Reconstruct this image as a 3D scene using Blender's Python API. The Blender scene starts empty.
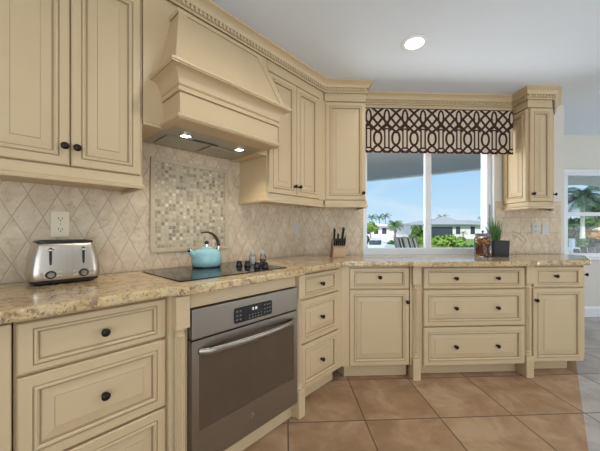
import bpy, bmesh, math, random
from mathutils import Vector, Matrix
random.seed(7)
R2 = 2 ** .5
PI = math.pi
col = bpy.context.scene.collection

# ------------------------------------------------------------------ materials
class Nodes:
    def __init__(s, name):
        s.m = bpy.data.materials.new(name); s.m.use_nodes = True
        s.t = s.m.node_tree; s.t.nodes.clear()
        s.out = s.t.nodes.new('ShaderNodeOutputMaterial')
    def n(s, typ, **kw):
        nd = s.t.nodes.new(typ)
        for k, v in kw.items(): setattr(nd, k, v)
        return nd
    def l(s, a, b): s.t.links.new(a, b)
    def put(s, sock, v):
        if hasattr(v, 'is_output') or isinstance(v, bpy.types.NodeSocket): s.l(v, sock)
        else: sock.default_value = v
    def math(s, op, a, b=None, c=None):
        nd = s.n('ShaderNodeMath', operation=op)
        for i, v in enumerate((a, b, c)):
            if v is not None: s.put(nd.inputs[i], v)
        return nd.outputs[0]
    def mix(s, f, a, b):
        nd = s.n('ShaderNodeMix', data_type='RGBA')
        s.put(nd.inputs[0], f); s.put(nd.inputs[6], a); s.put(nd.inputs[7], b)
        return nd.outputs[2]
    def ramp(s, f, stops, interp='LINEAR'):
        nd = s.n('ShaderNodeValToRGB'); cr = nd.color_ramp; cr.interpolation = interp
        while len(cr.elements) < len(stops): cr.elements.new(.5)
        for e, (p, c) in zip(cr.elements, stops): e.position = p; e.color = c
        s.put(nd.inputs[0], f); return nd.outputs[0]
    def coord(s): return s.n('ShaderNodeTexCoord').outputs['Object']
    def noise(s, vec, scale, detail=3, rough=.5, dist=0):
        nd = s.n('ShaderNodeTexNoise'); s.l(vec, nd.inputs['Vector'])
        nd.inputs['Scale'].default_value = scale; nd.inputs['Detail'].default_value = detail
        nd.inputs['Roughness'].default_value = rough; nd.inputs['Distortion'].default_value = dist
        return nd.outputs['Fac']
    def sep(s, v):
        nd = s.n('ShaderNodeSeparateXYZ'); s.l(v, nd.inputs[0]); return nd.outputs
    def comb(s, x, y, z=0.):
        nd = s.n('ShaderNodeCombineXYZ')
        for i, v in enumerate((x, y, z)): s.put(nd.inputs[i], v)
        return nd.outputs[0]
    def white(s, v):
        nd = s.n('ShaderNodeTexWhiteNoise', noise_dimensions='3D'); s.l(v, nd.inputs[0]); return nd.outputs
    def bump(s, h, strength=.3, dist=.002):
        nd = s.n('ShaderNodeBump'); nd.inputs['Strength'].default_value = strength
        nd.inputs['Distance'].default_value = dist; s.l(h, nd.inputs['Height']); return nd.outputs[0]
    def bsdf(s, colr, rough=.5, metal=0., normal=None, **kw):
        p = s.n('ShaderNodeBsdfPrincipled')
        s.put(p.inputs['Base Color'], colr); s.put(p.inputs['Roughness'], rough); s.put(p.inputs['Metallic'], metal)
        if normal is not None: s.l(normal, p.inputs['Normal'])
        for k, v in kw.items(): s.put(p.inputs[k], v)
        s.l(p.outputs[0], s.out.inputs[0]); return p

def c4(r, g, b): return (r, g, b, 1)
def srgb(r, g, b):
    f = lambda v: ((v / 255 + .055) / 1.055) ** 2.4 if v > 10 else v / 255 / 12.92
    return (f(r), f(g), f(b), 1)

M = {}
def flat(name, colr, rough=.5, metal=0., var=.06, scale=12., **kw):
    n = Nodes(name)
    k = n.noise(n.coord(), scale)
    a = tuple(min(1, v * (1 + var)) for v in colr[:3]) + (1,); b = tuple(v * (1 - var) for v in colr[:3]) + (1,)
    n.bsdf(n.mix(k, b, a), rough, metal, **kw)
    M[name] = n.m; return n.m

flat('cream', c4(.62, .472, .28), .38, var=.05, scale=5)
flat('glaze', c4(.40, .29, .17), .5, var=.12)
flat('bronze', c4(.022, .014, .010), .3, .55)
flat('ceiling_paint', c4(.79, .855, .93), .9, var=.01)
flat('wall_paint', c4(.70, .67, .60), .8, var=.02)
flat('white_trim', c4(.80, .81, .82), .4, var=.02)
flat('vinyl', c4(.80, .82, .85), .35, var=.02)
flat('stone_frame', c4(.56, .455, .315), .5, var=.12, scale=30)
flat('zone_grey', c4(.05, .05, .052), .3)
flat('key_print', c4(.15, .145, .135), .4)
flat('lid_purple', c4(.20, .175, .21), .4)
flat('shaker_cap', c4(.42, .40, .37), .35)
flat('grey_plastic', c4(.33, .34, .35), .4)
flat('black_glass', c4(.012, .011, .011), .06, var=.02)
flat('oven_glass', c4(.10, .068, .043), .05, var=.1)
flat('black_plastic', c4(.016, .015, .016), .35)
flat('dark_gap', c4(.02, .017, .015), .6)
flat('ivory', c4(.86, .74, .54), .4, var=.02)
flat('pale_plate', c4(.60, .57, .52), .4, var=.02)
flat('teal_enamel', c4(.33, .60, .62), .12, var=.03)
flat('brown_handle', c4(.045, .022, .014), .35)
flat('chrome', c4(.75, .74, .72), .12, 1.)
flat('white_salt', c4(.82, .80, .76), .6)
flat('pepper', c4(.16, .13, .11), .7, var=.5, scale=200)
flat('block_wood', c4(.60, .42, .25), .45, var=.1, scale=25)
flat('block_wood_dark', c4(.30, .16, .08), .45, var=.1, scale=25)
flat('potpourri_brown', c4(.30, .10, .04), .7, var=.6, scale=60)
flat('potpourri_gold', c4(.70, .42, .16), .6, var=.4, scale=60)
flat('pot_black', c4(.022, .021, .025), .45)
flat('soil', c4(.05, .035, .02), .9)
flat('blade_green', c4(.11, .24, .06), .5, var=.5, scale=20)
flat('blade_brown', c4(.20, .16, .09), .5, var=.3)
flat('fabric_tan', c4(.66, .53, .40), .9, var=.05, scale=60)
flat('fabric_brown', c4(.045, .020, .012), .95, var=.15, scale=60)
flat('soffit', c4(.40, .40, .385), .8, var=.03)
flat('stucco_white', c4(.78, .73, .74), .8, var=.04, scale=.8)
flat('roof_grey', c4(.33, .345, .36), .8, var=.06, scale=1)
flat('house_window', c4(.05, .065, .085), .15)
flat('lawn', c4(.19, .26, .05), .95, var=.3, scale=.6)
flat('leaf_light', c4(.24, .38, .06), .7, var=.5, scale=1.5)
flat('leaf_mid', c4(.10, .20, .045), .7, var=.5, scale=1.5)
flat('leaf_dark', c4(.035, .085, .035), .7, var=.5, scale=1.5)
flat('leaf_orange', c4(.50, .25, .07), .7, var=.4, scale=2)
flat('palm_green', c4(.13, .23, .055), .6, var=.5, scale=1)
flat('palm_dark', c4(.045, .10, .06), .6, var=.5, scale=1)
flat('bark', c4(.34, .29, .23), .9, var=.2, scale=4)
flat('bark_pale', c4(.62, .62, .58), .9, var=.15, scale=4)
flat('concrete', c4(.70, .69, .66), .9, var=.08, scale=1)
flat('hull_white', c4(.80, .82, .84), .35)
flat('hull_dark', c4(.05, .07, .10), .4)
flat('sling_navy', c4(.07, .10, .135), .8, var=.1, scale=40)
flat('sling_cream', c4(.85, .79, .66), .8, var=.1, scale=40)
flat('sling_slate', c4(.52, .58, .60), .8, var=.1, scale=40)
flat('frame_black', c4(.02, .022, .025), .4)
flat('printed_white', c4(.55, .55, .53), .5)

def steel(name, base=.50, rough=.28, vertical=False, g=.93, b=.83):
    n = Nodes(name); v = n.sep(n.coord())
    st = n.comb(n.math('MULTIPLY', v[0], 6. if not vertical else 300.), n.math('MULTIPLY', v[1], 6.), n.math('MULTIPLY', v[2], 400. if not vertical else 4.))
    k = n.noise(st, 1., 2)
    n.bsdf(n.mix(k, c4(base * .92, base * .92 * g, base * .92 * b), c4(base * 1.10, base * 1.10 * g, base * 1.10 * b)), n.math('MULTIPLY_ADD', k, .14, rough), 1., n.bump(k, .05, .0005))
    M[name] = n.m
steel('stainless', .355, .27, False, .92, .79); steel('toaster_steel', .60, .24, True, .88, .74); steel('liner_steel', .50, .34)

def emis(name, colr, s):
    n = Nodes(name); e = n.n('ShaderNodeEmission'); e.inputs[0].default_value = colr; e.inputs[1].default_value = s
    n.l(e.outputs[0], n.out.inputs[0]); M[name] = n.m
emis('lamp_lens', c4(1, .97, .92), 9); emis('hood_lens', c4(1, .95, .86), 14); emis('display_glow', c4(.9, .95, 1), 1.3)

def glass(name, tint, fac):
    n = Nodes(name); t = n.n('ShaderNodeBsdfTransparent'); t.inputs[0].default_value = tint
    g = n.n('ShaderNodeBsdfGlossy'); g.inputs['Roughness'].default_value = .03
    fr = n.n('ShaderNodeFresnel'); fr.inputs[0].default_value = 1.45
    mx = n.n('ShaderNodeMixShader'); n.l(n.math('MULTIPLY', fr.outputs[0], fac), mx.inputs[0])
    n.l(t.outputs[0], mx.inputs[1]); n.l(g.outputs[0], mx.inputs[2]); n.l(mx.outputs[0], n.out.inputs[0]); M[name] = n.m
glass('pane_glass', c4(.98, .99, 1), .04); glass('jar_glass', c4(.90, .88, .86), .8)

def granite():
    n = Nodes('granite'); v = n.coord()
    a = n.noise(v, 6.5, 7, .66, .8); b = n.noise(v, 26, 6, .7, .8); c = n.noise(v, 95, 4, .65); e = n.noise(v, 15, 6, .66, 1.8)
    base = n.ramp(a, [(.30, c4(.40, .25, .13)), (.42, c4(.58, .41, .20)), (.52, c4(.66, .50, .265)), (.62, c4(.58, .44, .27)), (.75, c4(.66, .56, .40))])
    m1 = n.mix(n.ramp(b, [(.36, c4(1, 1, 1)), (.47, c4(0, 0, 0))]), base, c4(.30, .18, .10))
    m2 = n.mix(n.ramp(e, [(.375, c4(1, 1, 1)), (.425, c4(0, 0, 0))]), m1, n.mix(c, c4(.14, .085, .05), c4(.46, .32, .20)))
    m3 = n.mix(n.ramp(c, [(.34, c4(1, 1, 1)), (.42, c4(0, 0, 0))]), m2, c4(.16, .105, .07))
    m4 = n.mix(n.ramp(c, [(.60, c4(0, 0, 0)), (.70, c4(.7, .7, .7))]), m3, c4(.72, .66, .56))
    n.bsdf(m4, .12); M['granite'] = n.m
granite()

T = .4675; FX, FY = .0115, .3005     # floor tile size, phase of its joints
def floor_mat(name, c1, c2, c3, gr, rough):
    n = Nodes(name); v = n.coord(); x = n.sep(v)
    u = n.math('DIVIDE', n.math('SUBTRACT', x[0], FX), T); w = n.math('DIVIDE', n.math('SUBTRACT', x[1], FY), T)
    fu = n.math('FRACT', u); fw = n.math('FRACT', w)
    def edge(f): return n.math('MINIMUM', f, n.math('SUBTRACT', 1., f))
    d = n.math('MULTIPLY', n.math('MINIMUM', edge(fu), edge(fw)), T)
    g = n.ramp(n.math('DIVIDE', d, .01), [(.30, c4(1, 1, 1)), (.50, c4(0, 0, 0))])
    cell = n.comb(n.math('FLOOR', u), n.math('FLOOR', w))
    rnd = n.white(cell)
    off = n.n('ShaderNodeVectorMath', operation='ADD'); n.l(v, off.inputs[0]); n.l(rnd[1], off.inputs[1])
    a = n.noise(off.outputs[0], 5, 6, .62, .5); b = n.noise(v, 40, 3)
    basec = n.ramp(n.math('ADD', a, n.math('MULTIPLY', n.math('SUBTRACT', rnd[0], .5), .10)), [(.36, c1), (.5, c2), (.64, c3)])
    basec = n.mix(n.math('MULTIPLY', b, .22), basec, c1)
    h = n.ramp(n.math('DIVIDE', d, .01), [(.25, c4(0, 0, 0)), (.7, c4(1, 1, 1))])
    n.bsdf(n.mix(g, basec, gr), n.math('MULTIPLY_ADD', a, .2, rough), 0., n.bump(h, .5, .002)); M[name] = n.m
floor_mat('floor_tile', c4(.31, .18, .096), c4(.405, .25, .145), c4(.50, .345, .215), c4(.13, .075, .042), .36)
floor_mat('floor_tile_daylit', c4(.36, .325, .30), c4(.46, .425, .40), c4(.55, .515, .49), c4(.15, .13, .115), .30)  # same tile, with a grey daylight cast put into its colour

def tile_mat(name, kind):
    n = Nodes(name); v = n.coord(); x = n.sep(v)
    def edge(f): return n.math('MINIMUM', f, n.math('SUBTRACT', 1., f))
    u = n.math('DIVIDE', n.math('SUBTRACT', x[0], .18), .1045); w = n.math('DIVIDE', n.math('SUBTRACT', x[2], 1.215), .214)
    p = n.math('ADD', u, w); q = n.math('SUBTRACT', u, w)
    dd = n.math('MULTIPLY', n.math('MINIMUM', edge(n.math('FRACT', p)), edge(n.math('FRACT', q))), .094)
    cd = n.comb(n.math('FLOOR', p), n.math('FLOOR', q), 3.)
    if kind == 'diamond': d, cell = dd, cd
    else:
        a = n.math('DIVIDE', n.math('SUBTRACT', x[0], .03), .155); b = n.math('DIVIDE', n.math('SUBTRACT', x[2], 1.13), .155)
        dr = n.math('MULTIPLY', n.math('MINIMUM', edge(n.math('FRACT', a)), edge(n.math('FRACT', b))), .155)
        cr = n.comb(n.math('FLOOR', a), n.math('FLOOR', b), 9.)
        sel = n.math('GREATER_THAN', x[2], 1.13)
        line = n.math('ABSOLUTE', n.math('SUBTRACT', x[2], 1.13))
        d = n.math('MINIMUM', n.math('ADD', n.math('MULTIPLY', sel, dr), n.math('MULTIPLY', n.math('SUBTRACT', 1., sel), dd)), line)
        mxn = n.n('ShaderNodeMix', data_type='VECTOR'); n.put(mxn.inputs[0], sel); n.l(cd, mxn.inputs[4]); n.l(cr, mxn.inputs[5]); cell = mxn.outputs[1]
    rnd = n.white(cell)
    off = n.n('ShaderNodeVectorMath', operation='ADD'); n.l(v, off.inputs[0]); n.l(rnd[1], off.inputs[1])
    a = n.noise(off.outputs[0], 16, 6, .65, .7); fine = n.noise(off.outputs[0], 75, 3, .6)
    basec = n.ramp(a, [(.30, c4(.50, .375, .25)), (.46, c4(.66, .53, .37)), (.66, c4(.75, .645, .485))])
    basec = n.mix(n.math('MULTIPLY', rnd[0], .35), basec, c4(.56, .43, .29))
    basec = n.mix(n.ramp(fine, [(.30, c4(.8, .8, .8)), (.38, c4(0, 0, 0))]), basec, c4(.46, .35, .25))
    g = n.ramp(n.math('DIVIDE', d, .01), [(.13, c4(1, 1, 1)), (.24, c4(0, 0, 0))])
    h = n.math('ADD', n.ramp(n.math('DIVIDE', d, .01), [(.12, c4(0, 0, 0)), (.5, c4(1, 1, 1))]), n.math('MULTIPLY', fine, .25))
    n.bsdf(n.mix(g, basec, c4(.48, .365, .245)), .5, 0., n.bump(h, .45, .002)); M[name] = n.m
tile_mat('tile_diamond', 'diamond'); tile_mat('tile_border', 'border')

def mosaic_mat():
    n = Nodes('mosaic'); v = n.coord(); x = n.sep(v)
    def edge(f): return n.math('MINIMUM', f, n.math('SUBTRACT', 1., f))
    S = .0232
    u = n.math('DIVIDE', x[0], S); w = n.math('DIVIDE', x[2], S)
    d = n.math('MINIMUM', edge(n.math('FRACT', u)), edge(n.math('FRACT', w)))
    rnd = n.white(n.comb(n.math('FLOOR', u), n.math('FLOOR', w)))
    k = n.math('ADD', rnd[0], n.math('MULTIPLY', n.math('SUBTRACT', n.noise(v, 120, 3), .5), .35))
    basec = n.ramp(k, [(.0, c4(.26, .205, .14)), (.10, c4(.34, .275, .17)), (.30, c4(.43, .35, .22)), (.55, c4(.52, .44, .30)), (.80, c4(.58, .49, .355)), (.95, c4(.64, .56, .43)), (1., c4(.74, .68, .57))])
    g = n.ramp(d, [(.05, c4(1, 1, 1)), (.11, c4(0, 0, 0))])
    h = n.ramp(d, [(.03, c4(0, 0, 0)), (.2, c4(1, 1, 1))])
    n.bsdf(n.mix(g, basec, c4(.50, .41, .29)), .42, 0., n.bump(h, .5, .0018)); M['mosaic'] = n.m
mosaic_mat()
def water():
    n = Nodes('canal_water'); v = n.coord(); k = n.noise(v, 1.2, 4)
    n.bsdf(c4(.22, .42, .43), .10, 0., n.bump(k, .3, .05)); M['canal_water'] = n.m
water()

# ------------------------------------------------------------------ mesh helpers
class MB:
    def __init__(s): s.v = []; s.f = []; s.mi = []; s.X = Matrix.Identity(4)
    def add(s, vs, fs, m=0):
        b = len(s.v); s.v += [tuple(s.X @ Vector(p)) for p in vs]
        for f in fs: s.f.append([b + i for i in f]); s.mi.append(m)
        return s
    def box(s, x0, x1, y0, y1, z0, z1, m=0):
        return s.add([(x0, y0, z0), (x1, y0, z0), (x1, y1, z0), (x0, y1, z0), (x0, y0, z1), (x1, y0, z1), (x1, y1, z1), (x0, y1, z1)],
                     [(3, 2, 1, 0), (4, 5, 6, 7), (0, 1, 5, 4), (1, 2, 6, 5), (2, 3, 7, 6), (3, 0, 4, 7)], m)
    def prism(s, pts, z0, z1, m=0):                         # pts anticlockwise in x,y
        n = len(pts)
        return s.add([(x, y, z0) for x, y in pts] + [(x, y, z1) for x, y in pts],
                     [tuple(range(n))[::-1], tuple(range(n, 2 * n))] + [(i, (i + 1) % n, n + (i + 1) % n, n + i) for i in range(n)], m)
    def loft(s, loops, m=0, cap=True, closed=True):
        n = len(loops[0]); vs = [p for lp in loops for p in lp]; fs = []
        for k in range(len(loops) - 1):
            for i in range(n if closed else n - 1):
                j = (i + 1) % n; fs.append((k * n + i, k * n + j, (k + 1) * n + j, (k + 1) * n + i))
        if cap: fs.append(tuple(range(n))[::-1]); fs.append(tuple((len(loops) - 1) * n + i for i in range(n)))
        return s.add(vs, fs, m)
    def lathe(s, prof, seg=24, c=(0, 0, 0), m=0, a0=0., a1=2 * PI):   # prof (r,z), about z
        full = abs(a1 - a0 - 2 * PI) < 1e-6; k = seg if full else seg + 1
        loops = [[(c[0] + r * math.cos(a0 + (a1 - a0) * i / seg), c[1] + r * math.sin(a0 + (a1 - a0) * i / seg), c[2] + z) for i in range(k)] for r, z in prof]
        return s.loft(loops, m, True, full)
    def tube(s, pts, r, seg=8, m=0):
        P = [Vector(p) for p in pts]; loops = []
        rs = r if isinstance(r, (list, tuple)) else [r] * len(P)
        for i, p in enumerate(P):
            t = (P[min(i + 1, len(P) - 1)] - P[max(i - 1, 0)]).normalized()
            a = t.cross(Vector((0, 0, 1)) if abs(t.z) < .9 else Vector((1, 0, 0))).normalized(); b = a.cross(t)
            loops.append([tuple(p + (a * math.cos(2 * PI * k / seg) + b * math.sin(2 * PI * k / seg)) * rs[i]) for k in range(seg)])
        return s.loft(loops, m)
    def sphere(s, c, rx, ry=None, rz=None, seg=12, rings=8, m=0):
        ry = ry or rx; rz = rz or rx
        return s.loft([[(c[0] + rx * math.sin(PI * (j + .02) / (rings + .04)) * math.cos(2 * PI * i / seg), c[1] + ry * math.sin(PI * (j + .02) / (rings + .04)) * math.sin(2 * PI * i / seg),
                         c[2] - rz * math.cos(PI * (j + .02) / (rings + .04))) for i in range(seg)] for j in range(rings + 1)], m)
    def sweep(s, path, prof, m=0, cap=True, mats=None):     # path xy, prof (outward, z); outward = right of travel
        n = len(path); P = [Vector(p).to_2d() for p in path]; loops = []
        for i in range(n):
            ds = []
            if i > 0: ds.append((P[i] - P[i - 1]).normalized())
            if i < n - 1: ds.append((P[i + 1] - P[i]).normalized())
            ns = [Vector((d.y, -d.x)) for d in ds]; b = sum(ns, Vector((0, 0))); b.normalize(); k = 1 / max(.25, b.dot(ns[0]))
            loops.append([(P[i].x + b.x * o * k, P[i].y + b.y * o * k, z) for o, z in prof])
        q = len(prof); vs = [p for lp in loops for p in lp]
        for k in range(n - 1):
            for i in range(q - 1):
                s.add([loops[k][i], loops[k + 1][i], loops[k + 1][i + 1], loops[k][i + 1]], [(0, 1, 2, 3)], mats[i] if mats else m)
        if cap:
            s.add(loops[0], [tuple(range(q))[::-1]], m); s.add(loops[-1], [tuple(range(q))], m)
        return s
    def panel(s, x0, z0, w, h, t, rings, ex=0.):                   # framed panel, face at y=0 looking to -y
        def rect(i, y): j = i + (ex if i > .006 else 0); return [(x0 + j, y, z0 + i), (x0 + w - j, y, z0 + i), (x0 + w - j, y, z0 + h - i), (x0 + j, y, z0 + h - i)]
        R = [rect(0, t)] + [rect(i, y) for i, y, _ in rings]
        s.add(R[0], [(3, 2, 1, 0)], 0)
        for k in range(len(R) - 1):
            s.add(R[k] + R[k + 1], [(i, (i + 1) % 4, 4 + (i + 1) % 4, 4 + i) for i in range(4)], rings[k][2])
        s.add(R[-1], [(0, 1, 2, 3)], 0); return s
    def build(s, name, mats, parent=None, bevel=0, smooth=0, seg=2, weld=True):
        me = bpy.data.meshes.new(name); me.from_pydata(s.v, [], s.f)
        for m in (mats if isinstance(mats, (list, tuple)) else [mats]): me.materials.append(M[m])
        me.polygons.foreach_set('material_index', s.mi)
        if weld:
            bm = bmesh.new(); bm.from_mesh(me); bmesh.ops.remove_doubles(bm, verts=bm.verts, dist=1e-5)
            bmesh.ops.recalc_face_normals(bm, faces=bm.faces); bm.to_mesh(me); bm.free()
        me.update()
        if smooth:
            me.polygons.foreach_set('use_smooth', [True] * len(me.polygons)); me.set_sharp_from_angle(angle=math.radians(smooth))
        o = bpy.data.objects.new(name, me); col.objects.link(o)
        if parent: o.parent = parent
        if bevel:
            b = o.modifiers.new('bevel', 'BEVEL'); b.width = bevel; b.segments = seg; b.limit_method = 'ANGLE'; b.angle_limit = math.radians(38)
        return o

def tag(o, label, cat, group=None, kind=None):
    if label: o['label'] = label
    if cat: o['category'] = cat
    if group: o['group'] = group
    if kind: o['kind'] = kind
    return o
def empty(name, loc, rz, label, cat, group=None):
    o = bpy.data.objects.new(name, None); o.empty_display_size = .1; col.objects.link(o)
    o.location = loc; o.rotation_euler = (0, 0, rz); return tag(o, label, cat, group)
def struct(o): o['kind'] = 'structure'; return o
def dup(o, parent, loc=None):
    c = o.copy(); col.objects.link(c); c.parent = parent
    if loc: c.location = loc
    return c
def Lp(s, y, z=0.): return (s / R2 - y / R2, s / R2 + y / R2, z)   # left-wall frame (along, distance towards the wall) to world
A45 = PI / 4
H = 2.43                                                          # ceiling
YW, NW = 2.76, 1.82                                               # window wall, left wall
CX, CY = YW - NW * R2, YW                                         # corner of the two walls

# ------------------------------------------------------------------ door faces
C_, G_ = 0, 1
def rings(k=1., raised=True, f=.034):
    r = [(0, .005, C_), (.004, 0, C_), (f - .001, 0, C_), (f, .003, G_), (f + .0018 * k, .003, G_), (f + .004 * k, -.003, C_), (f + .010 * k, -.0045, C_), (f + .0165 * k, .001, C_),
         (f + .018 * k, .009, G_), (f + .0225 * k, .0095, G_)]
    if raised:
        e = f + .0225 * k
        r += [(e + .033 * k, .0040, C_), (e + .0342 * k, .0015, G_), (e + .036 * k, .001, C_)]
    else: r += [(f + .024 * k, .009, C_)]
    return r
KN = MB()
KN.X = Matrix.Rotation(PI / 2, 4, 'X')
KN.lathe([(.004, 0), (.0095, 0), (.0095, .002), (.0055, .005), (.0055, .012), (.010, .015), (.0142, .019), (.0148, .023), (.0125, .028), (.007, .0305), (.001, .031)], 16)
knob_proto = None
def knob(parent, x, z, y=0.):
    global knob_proto
    if knob_proto is None:
        knob_proto = KN.build('knob', 'bronze', parent, smooth=50); o = knob_proto
    else: o = dup(knob_proto, parent)
    o.location = (x, y, z); return o
def face(name, parent, x0, x1, z0, z1, knobs=(), k=1., raised=True, f=.034, t=.02, X=None):
    mb = MB()
    if X is not None: mb.X = X
    mb.panel(x0, z0, x1 - x0, z1 - z0, t, rings(k, raised, f), .015 if not raised else 0.)
    o = mb.build(name, ['cream', 'glaze'], parent)
    for kx, kz in knobs:
        q = knob(o, kx, kz)
        if X is not None: q.matrix_local = X @ Matrix.Translation((kx, 0, kz))
    return o
DZ = [(.704, .864), (.414, .694), (.110, .404)]
def drawers(parent, x0, x1, kn):
    for i, (a, b) in enumerate(DZ):
        zc = (a + b) / 2
        face('drawer', parent, x0, x1, a, b, [(x, zc) for x in kn], .75 if i == 0 else .95, i > 0, .022 if i == 0 else .036)
RAIL = [(0, 1.353), (.012, 1.353), (.0145, 1.357), (.0145, 1.368), (.011, 1.371), (.008, 1.372), (.006, 1.376), (.006, 1.412), (0, 1.414)]
RM = [0, 0, 0, 0, 1, 0, 0, 0]

# ------------------------------------------------------------------ room shell
def wall_mesh(name, mat, *boxes, parent=None):
    mb = MB()
    for b in boxes: mb.box(*b)
    return struct(mb.build(name, mat, parent))
GX = .17                                                          # cool daylight painted into the floor colour begins along x - y = GX
def poly(pts, z0, z1): return MB().prism(pts, z0, z1)
struct(poly([(-6.5, -4.2), (GX - 4.2, -4.2), (GX + 3.62, 3.62), (2.83, 3.62), (2.83, 3.0), (-6.5, 3.0)], -.12, 0).build('floor', 'floor_tile'))
struct(poly([(GX - 4.2, -4.2), (7.2, -4.2), (7.2, 3.62), (GX + 3.62, 3.62)], -.12, 0).build('floor_daylit_area', 'floor_tile_daylit'))  # part of the floor whose daylight is painted in as greyer tile
struct(poly([(-6.5, -4.2), (7.4, -4.2), (7.4, 3.8), (2.70, 3.8), (2.70, 2.96), (-6.5, 2.96)], H, H + .06).build('ceiling', 'ceiling_paint'))
wl = struct(MB().box(-4.6, CX / R2 + CY / R2 + .14, NW, NW + .14, 0, H).build('wall_left', 'wall_paint')); wl.rotation_euler.z = A45
WX0, WX1, WZ0, WZ1 = .757, 2.101, .90, 2.15
wb = wall_mesh('wall_back', 'wall_paint', (CX - .1, WX0, YW, YW + .2, 0, H), (WX1, 2.83, YW, YW + .2, 0, H), (WX0, WX1, YW, YW + .2, 0, WZ0), (WX0, WX1, YW, YW + .2, WZ1, H))
FW = (3.72, 5.30, .80, 1.93)                                      # far window opening
wall_mesh('wall_dining', 'wall_paint', (2.83, FW[0], 3.62, 3.76, 0, H), (FW[1], 7.4, 3.62, 3.76, 0, H), (FW[0], FW[1], 3.62, 3.76, 0, FW[2]), (FW[0], FW[1], 3.62, 3.76, FW[3], H))
wall_mesh('wall_nook_side', 'wall_paint', (2.70, 2.83, 2.962, 3.76, 0, H))
wall_mesh('wall_right', 'wall_paint', (7.2, 7.34, -4.2, 3.62, 0, H))
wall_mesh('wall_front', 'wall_paint', (-6.5, -1.9, -4.34, -4.2, 0, H), (3.9, 7.34, -4.34, -4.2, 0, H), (-1.9, 3.9, -4.34, -4.2, 2.25, H))
# baseboards and window casing of the dining end
struct(MB().sweep([(3.02, 3.619), (7.19, 3.619)], [(0, 0), (.016, 0), (.016, .11), (.010, .135), (0, .14)]).build('baseboard_dining', 'white_trim'))

# ---- kitchen window
win = struct(MB().box(WX0 + .003, WX1 - .003, 2.80, 2.90, .901, .972).box(WX0 + .003, WX0 + .052, 2.80, 2.90, .972, 2.14).box(WX1 - .052, WX1 - .003, 2.80, 2.90, .972, 2.14)
             .box(WX0 + .052, WX1 - .052, 2.80, 2.90, 2.09, 2.14).build('window_1', 'vinyl', bevel=.004))
MB().box(1.413, 1.450, 2.815, 2.862, .974, 2.088).box(1.450, 1.478, 2.822, 2.880, .974, 2.088).build('mullion', 'vinyl', win, .003)
MB().box(WX0 + .054, 1.412, 2.838, 2.843, .974, 2.088).build('pane', 'pane_glass', win)
MB().box(1.479, WX1 - .054, 2.852, 2.857, .974, 2.088).build('pane', 'pane_glass', win)
MB().box(WX1 - .036, WX1 - .022, 2.792, 2.80, 1.13, 1.42).build('sash_lock', 'grey_plastic', win, .002)
struct(MB().box(WX0 + .001, WX0 + .012, YW + .001, 2.799, .921, 2.14).box(WX1 - .012, WX1 - .001, YW + .001, 2.799, .921, 2.14).box(WX0 + .012, WX1 - .012, YW + .001, 2.799, 2.10, 2.14).build('trim_2', 'white_trim'))
# ---- dining window
a, b, c, d = FW
w2 = struct(MB().box(a, b, 3.62, 3.70, c, c + .05).box(a, b, 3.62, 3.70, d - .035, d).box(a, a + .045, 3.62, 3.70, c + .05, d - .035).box(b - .045, b, 3.62, 3.70, c + .05, d - .035)
            .box(a + .045, b - .045, 3.625, 3.68, 1.352, 1.402).build('window_2', 'vinyl'))
MB().box(a + .046, b - .046, 3.65, 3.655, c + .051, d - .036).build('pane', 'pane_glass', w2)
struct(MB().box(a - .05, b + .05, 3.60, 3.619, d - .002, d + .045).box(a - .05, a - .002, 3.604, 3.619, c - .03, d - .003).box(b + .002, b + .05, 3.604, 3.619, c - .03, d - .003).box(a - .06, b + .06, 3.57, 3.619, c - .032, c - .002).build('trim_3', 'white_trim', bevel=.003))

# ---- backsplashes (fixed to the walls)
sC = (CX + CY) / R2
bs = MB().box(-.62, sC - .002, NW - .010, NW - .001, .919, 1.72).build('backsplash', 'tile_diamond', wl)
MB().box(CX + .0005, WX0 - .002, YW - .010, YW - .001, .919, 1.40).build('backsplash', 'tile_diamond', wb)
MB().box(WX1 + .002, 2.787, YW - .010, YW - .001, .919, 1.45).build('backsplash', 'tile_border', wb)
MB().box(.682, 1.172, NW - .013, NW - .0105, 1.043, 1.574).build('mosaic_panel', 'mosaic', wl)
fr = MB()
for (x0, x1, z0, z1) in ((.658, 1.196, 1.018, 1.045), (.658, 1.196, 1.572, 1.598), (.658, .684, 1.045, 1.572), (1.170, 1.196, 1.045, 1.572)): fr.box(x0, x1, NW - .022, NW - .0105, z0, z1)
fr.build('mosaic_frame', 'stone_frame', wl, .004)

# ---- crown moulding with dentils along every wall cabinet and over the window
UF, UY = 1.48, 2.42                                               # front planes of the wall cabinets
XI = UY - UF * R2                                                 # inner corner of the two front planes
path = [Lp(-1.1, UF)[:2], (XI, UY), (.690, UY), (.690, 2.62), (2.170, 2.62), (2.170, 2.45), (2.412, 2.45), (2.720, 2.758)]
CR = [(0, 2.334), (.009, 2.334), (.012, 2.340), (.009, 2.347), (.006, 2.350), (.006, 2.375), (.015, 2.377), (.018, 2.382), (.021, 2.392), (.030, 2.404), (.043, 2.413), (.050, 2.416), (.055, 2.420), (.055, H - .001), (0, H - .001)]
cm = MB().sweep(path, CR, mats=[1] + [0] * 4 + [1] + [0] * 8)
for (p, q) in zip(path[:-1], path[1:]):
    p, q = Vector(p), Vector(q); L = (q - p).length; t = (q - p) / L; nn = Vector((t.y, -t.x)); m = int(L / .025)
    for i in range(m):
        cpt = p + t * ((i + .5) * L / m)
        a_ = [cpt + t * -.0075 + nn * .008, cpt + t * .0075 + nn * .008, cpt + t * .0075 + nn * .016, cpt + t * -.0075 + nn * .016]
        cm.prism([(v.x, v.y) for v in a_][::-1], 2.351, 2.3745)
struct(cm.build('trim_1', ['cream', 'glaze'], smooth=30))
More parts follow.
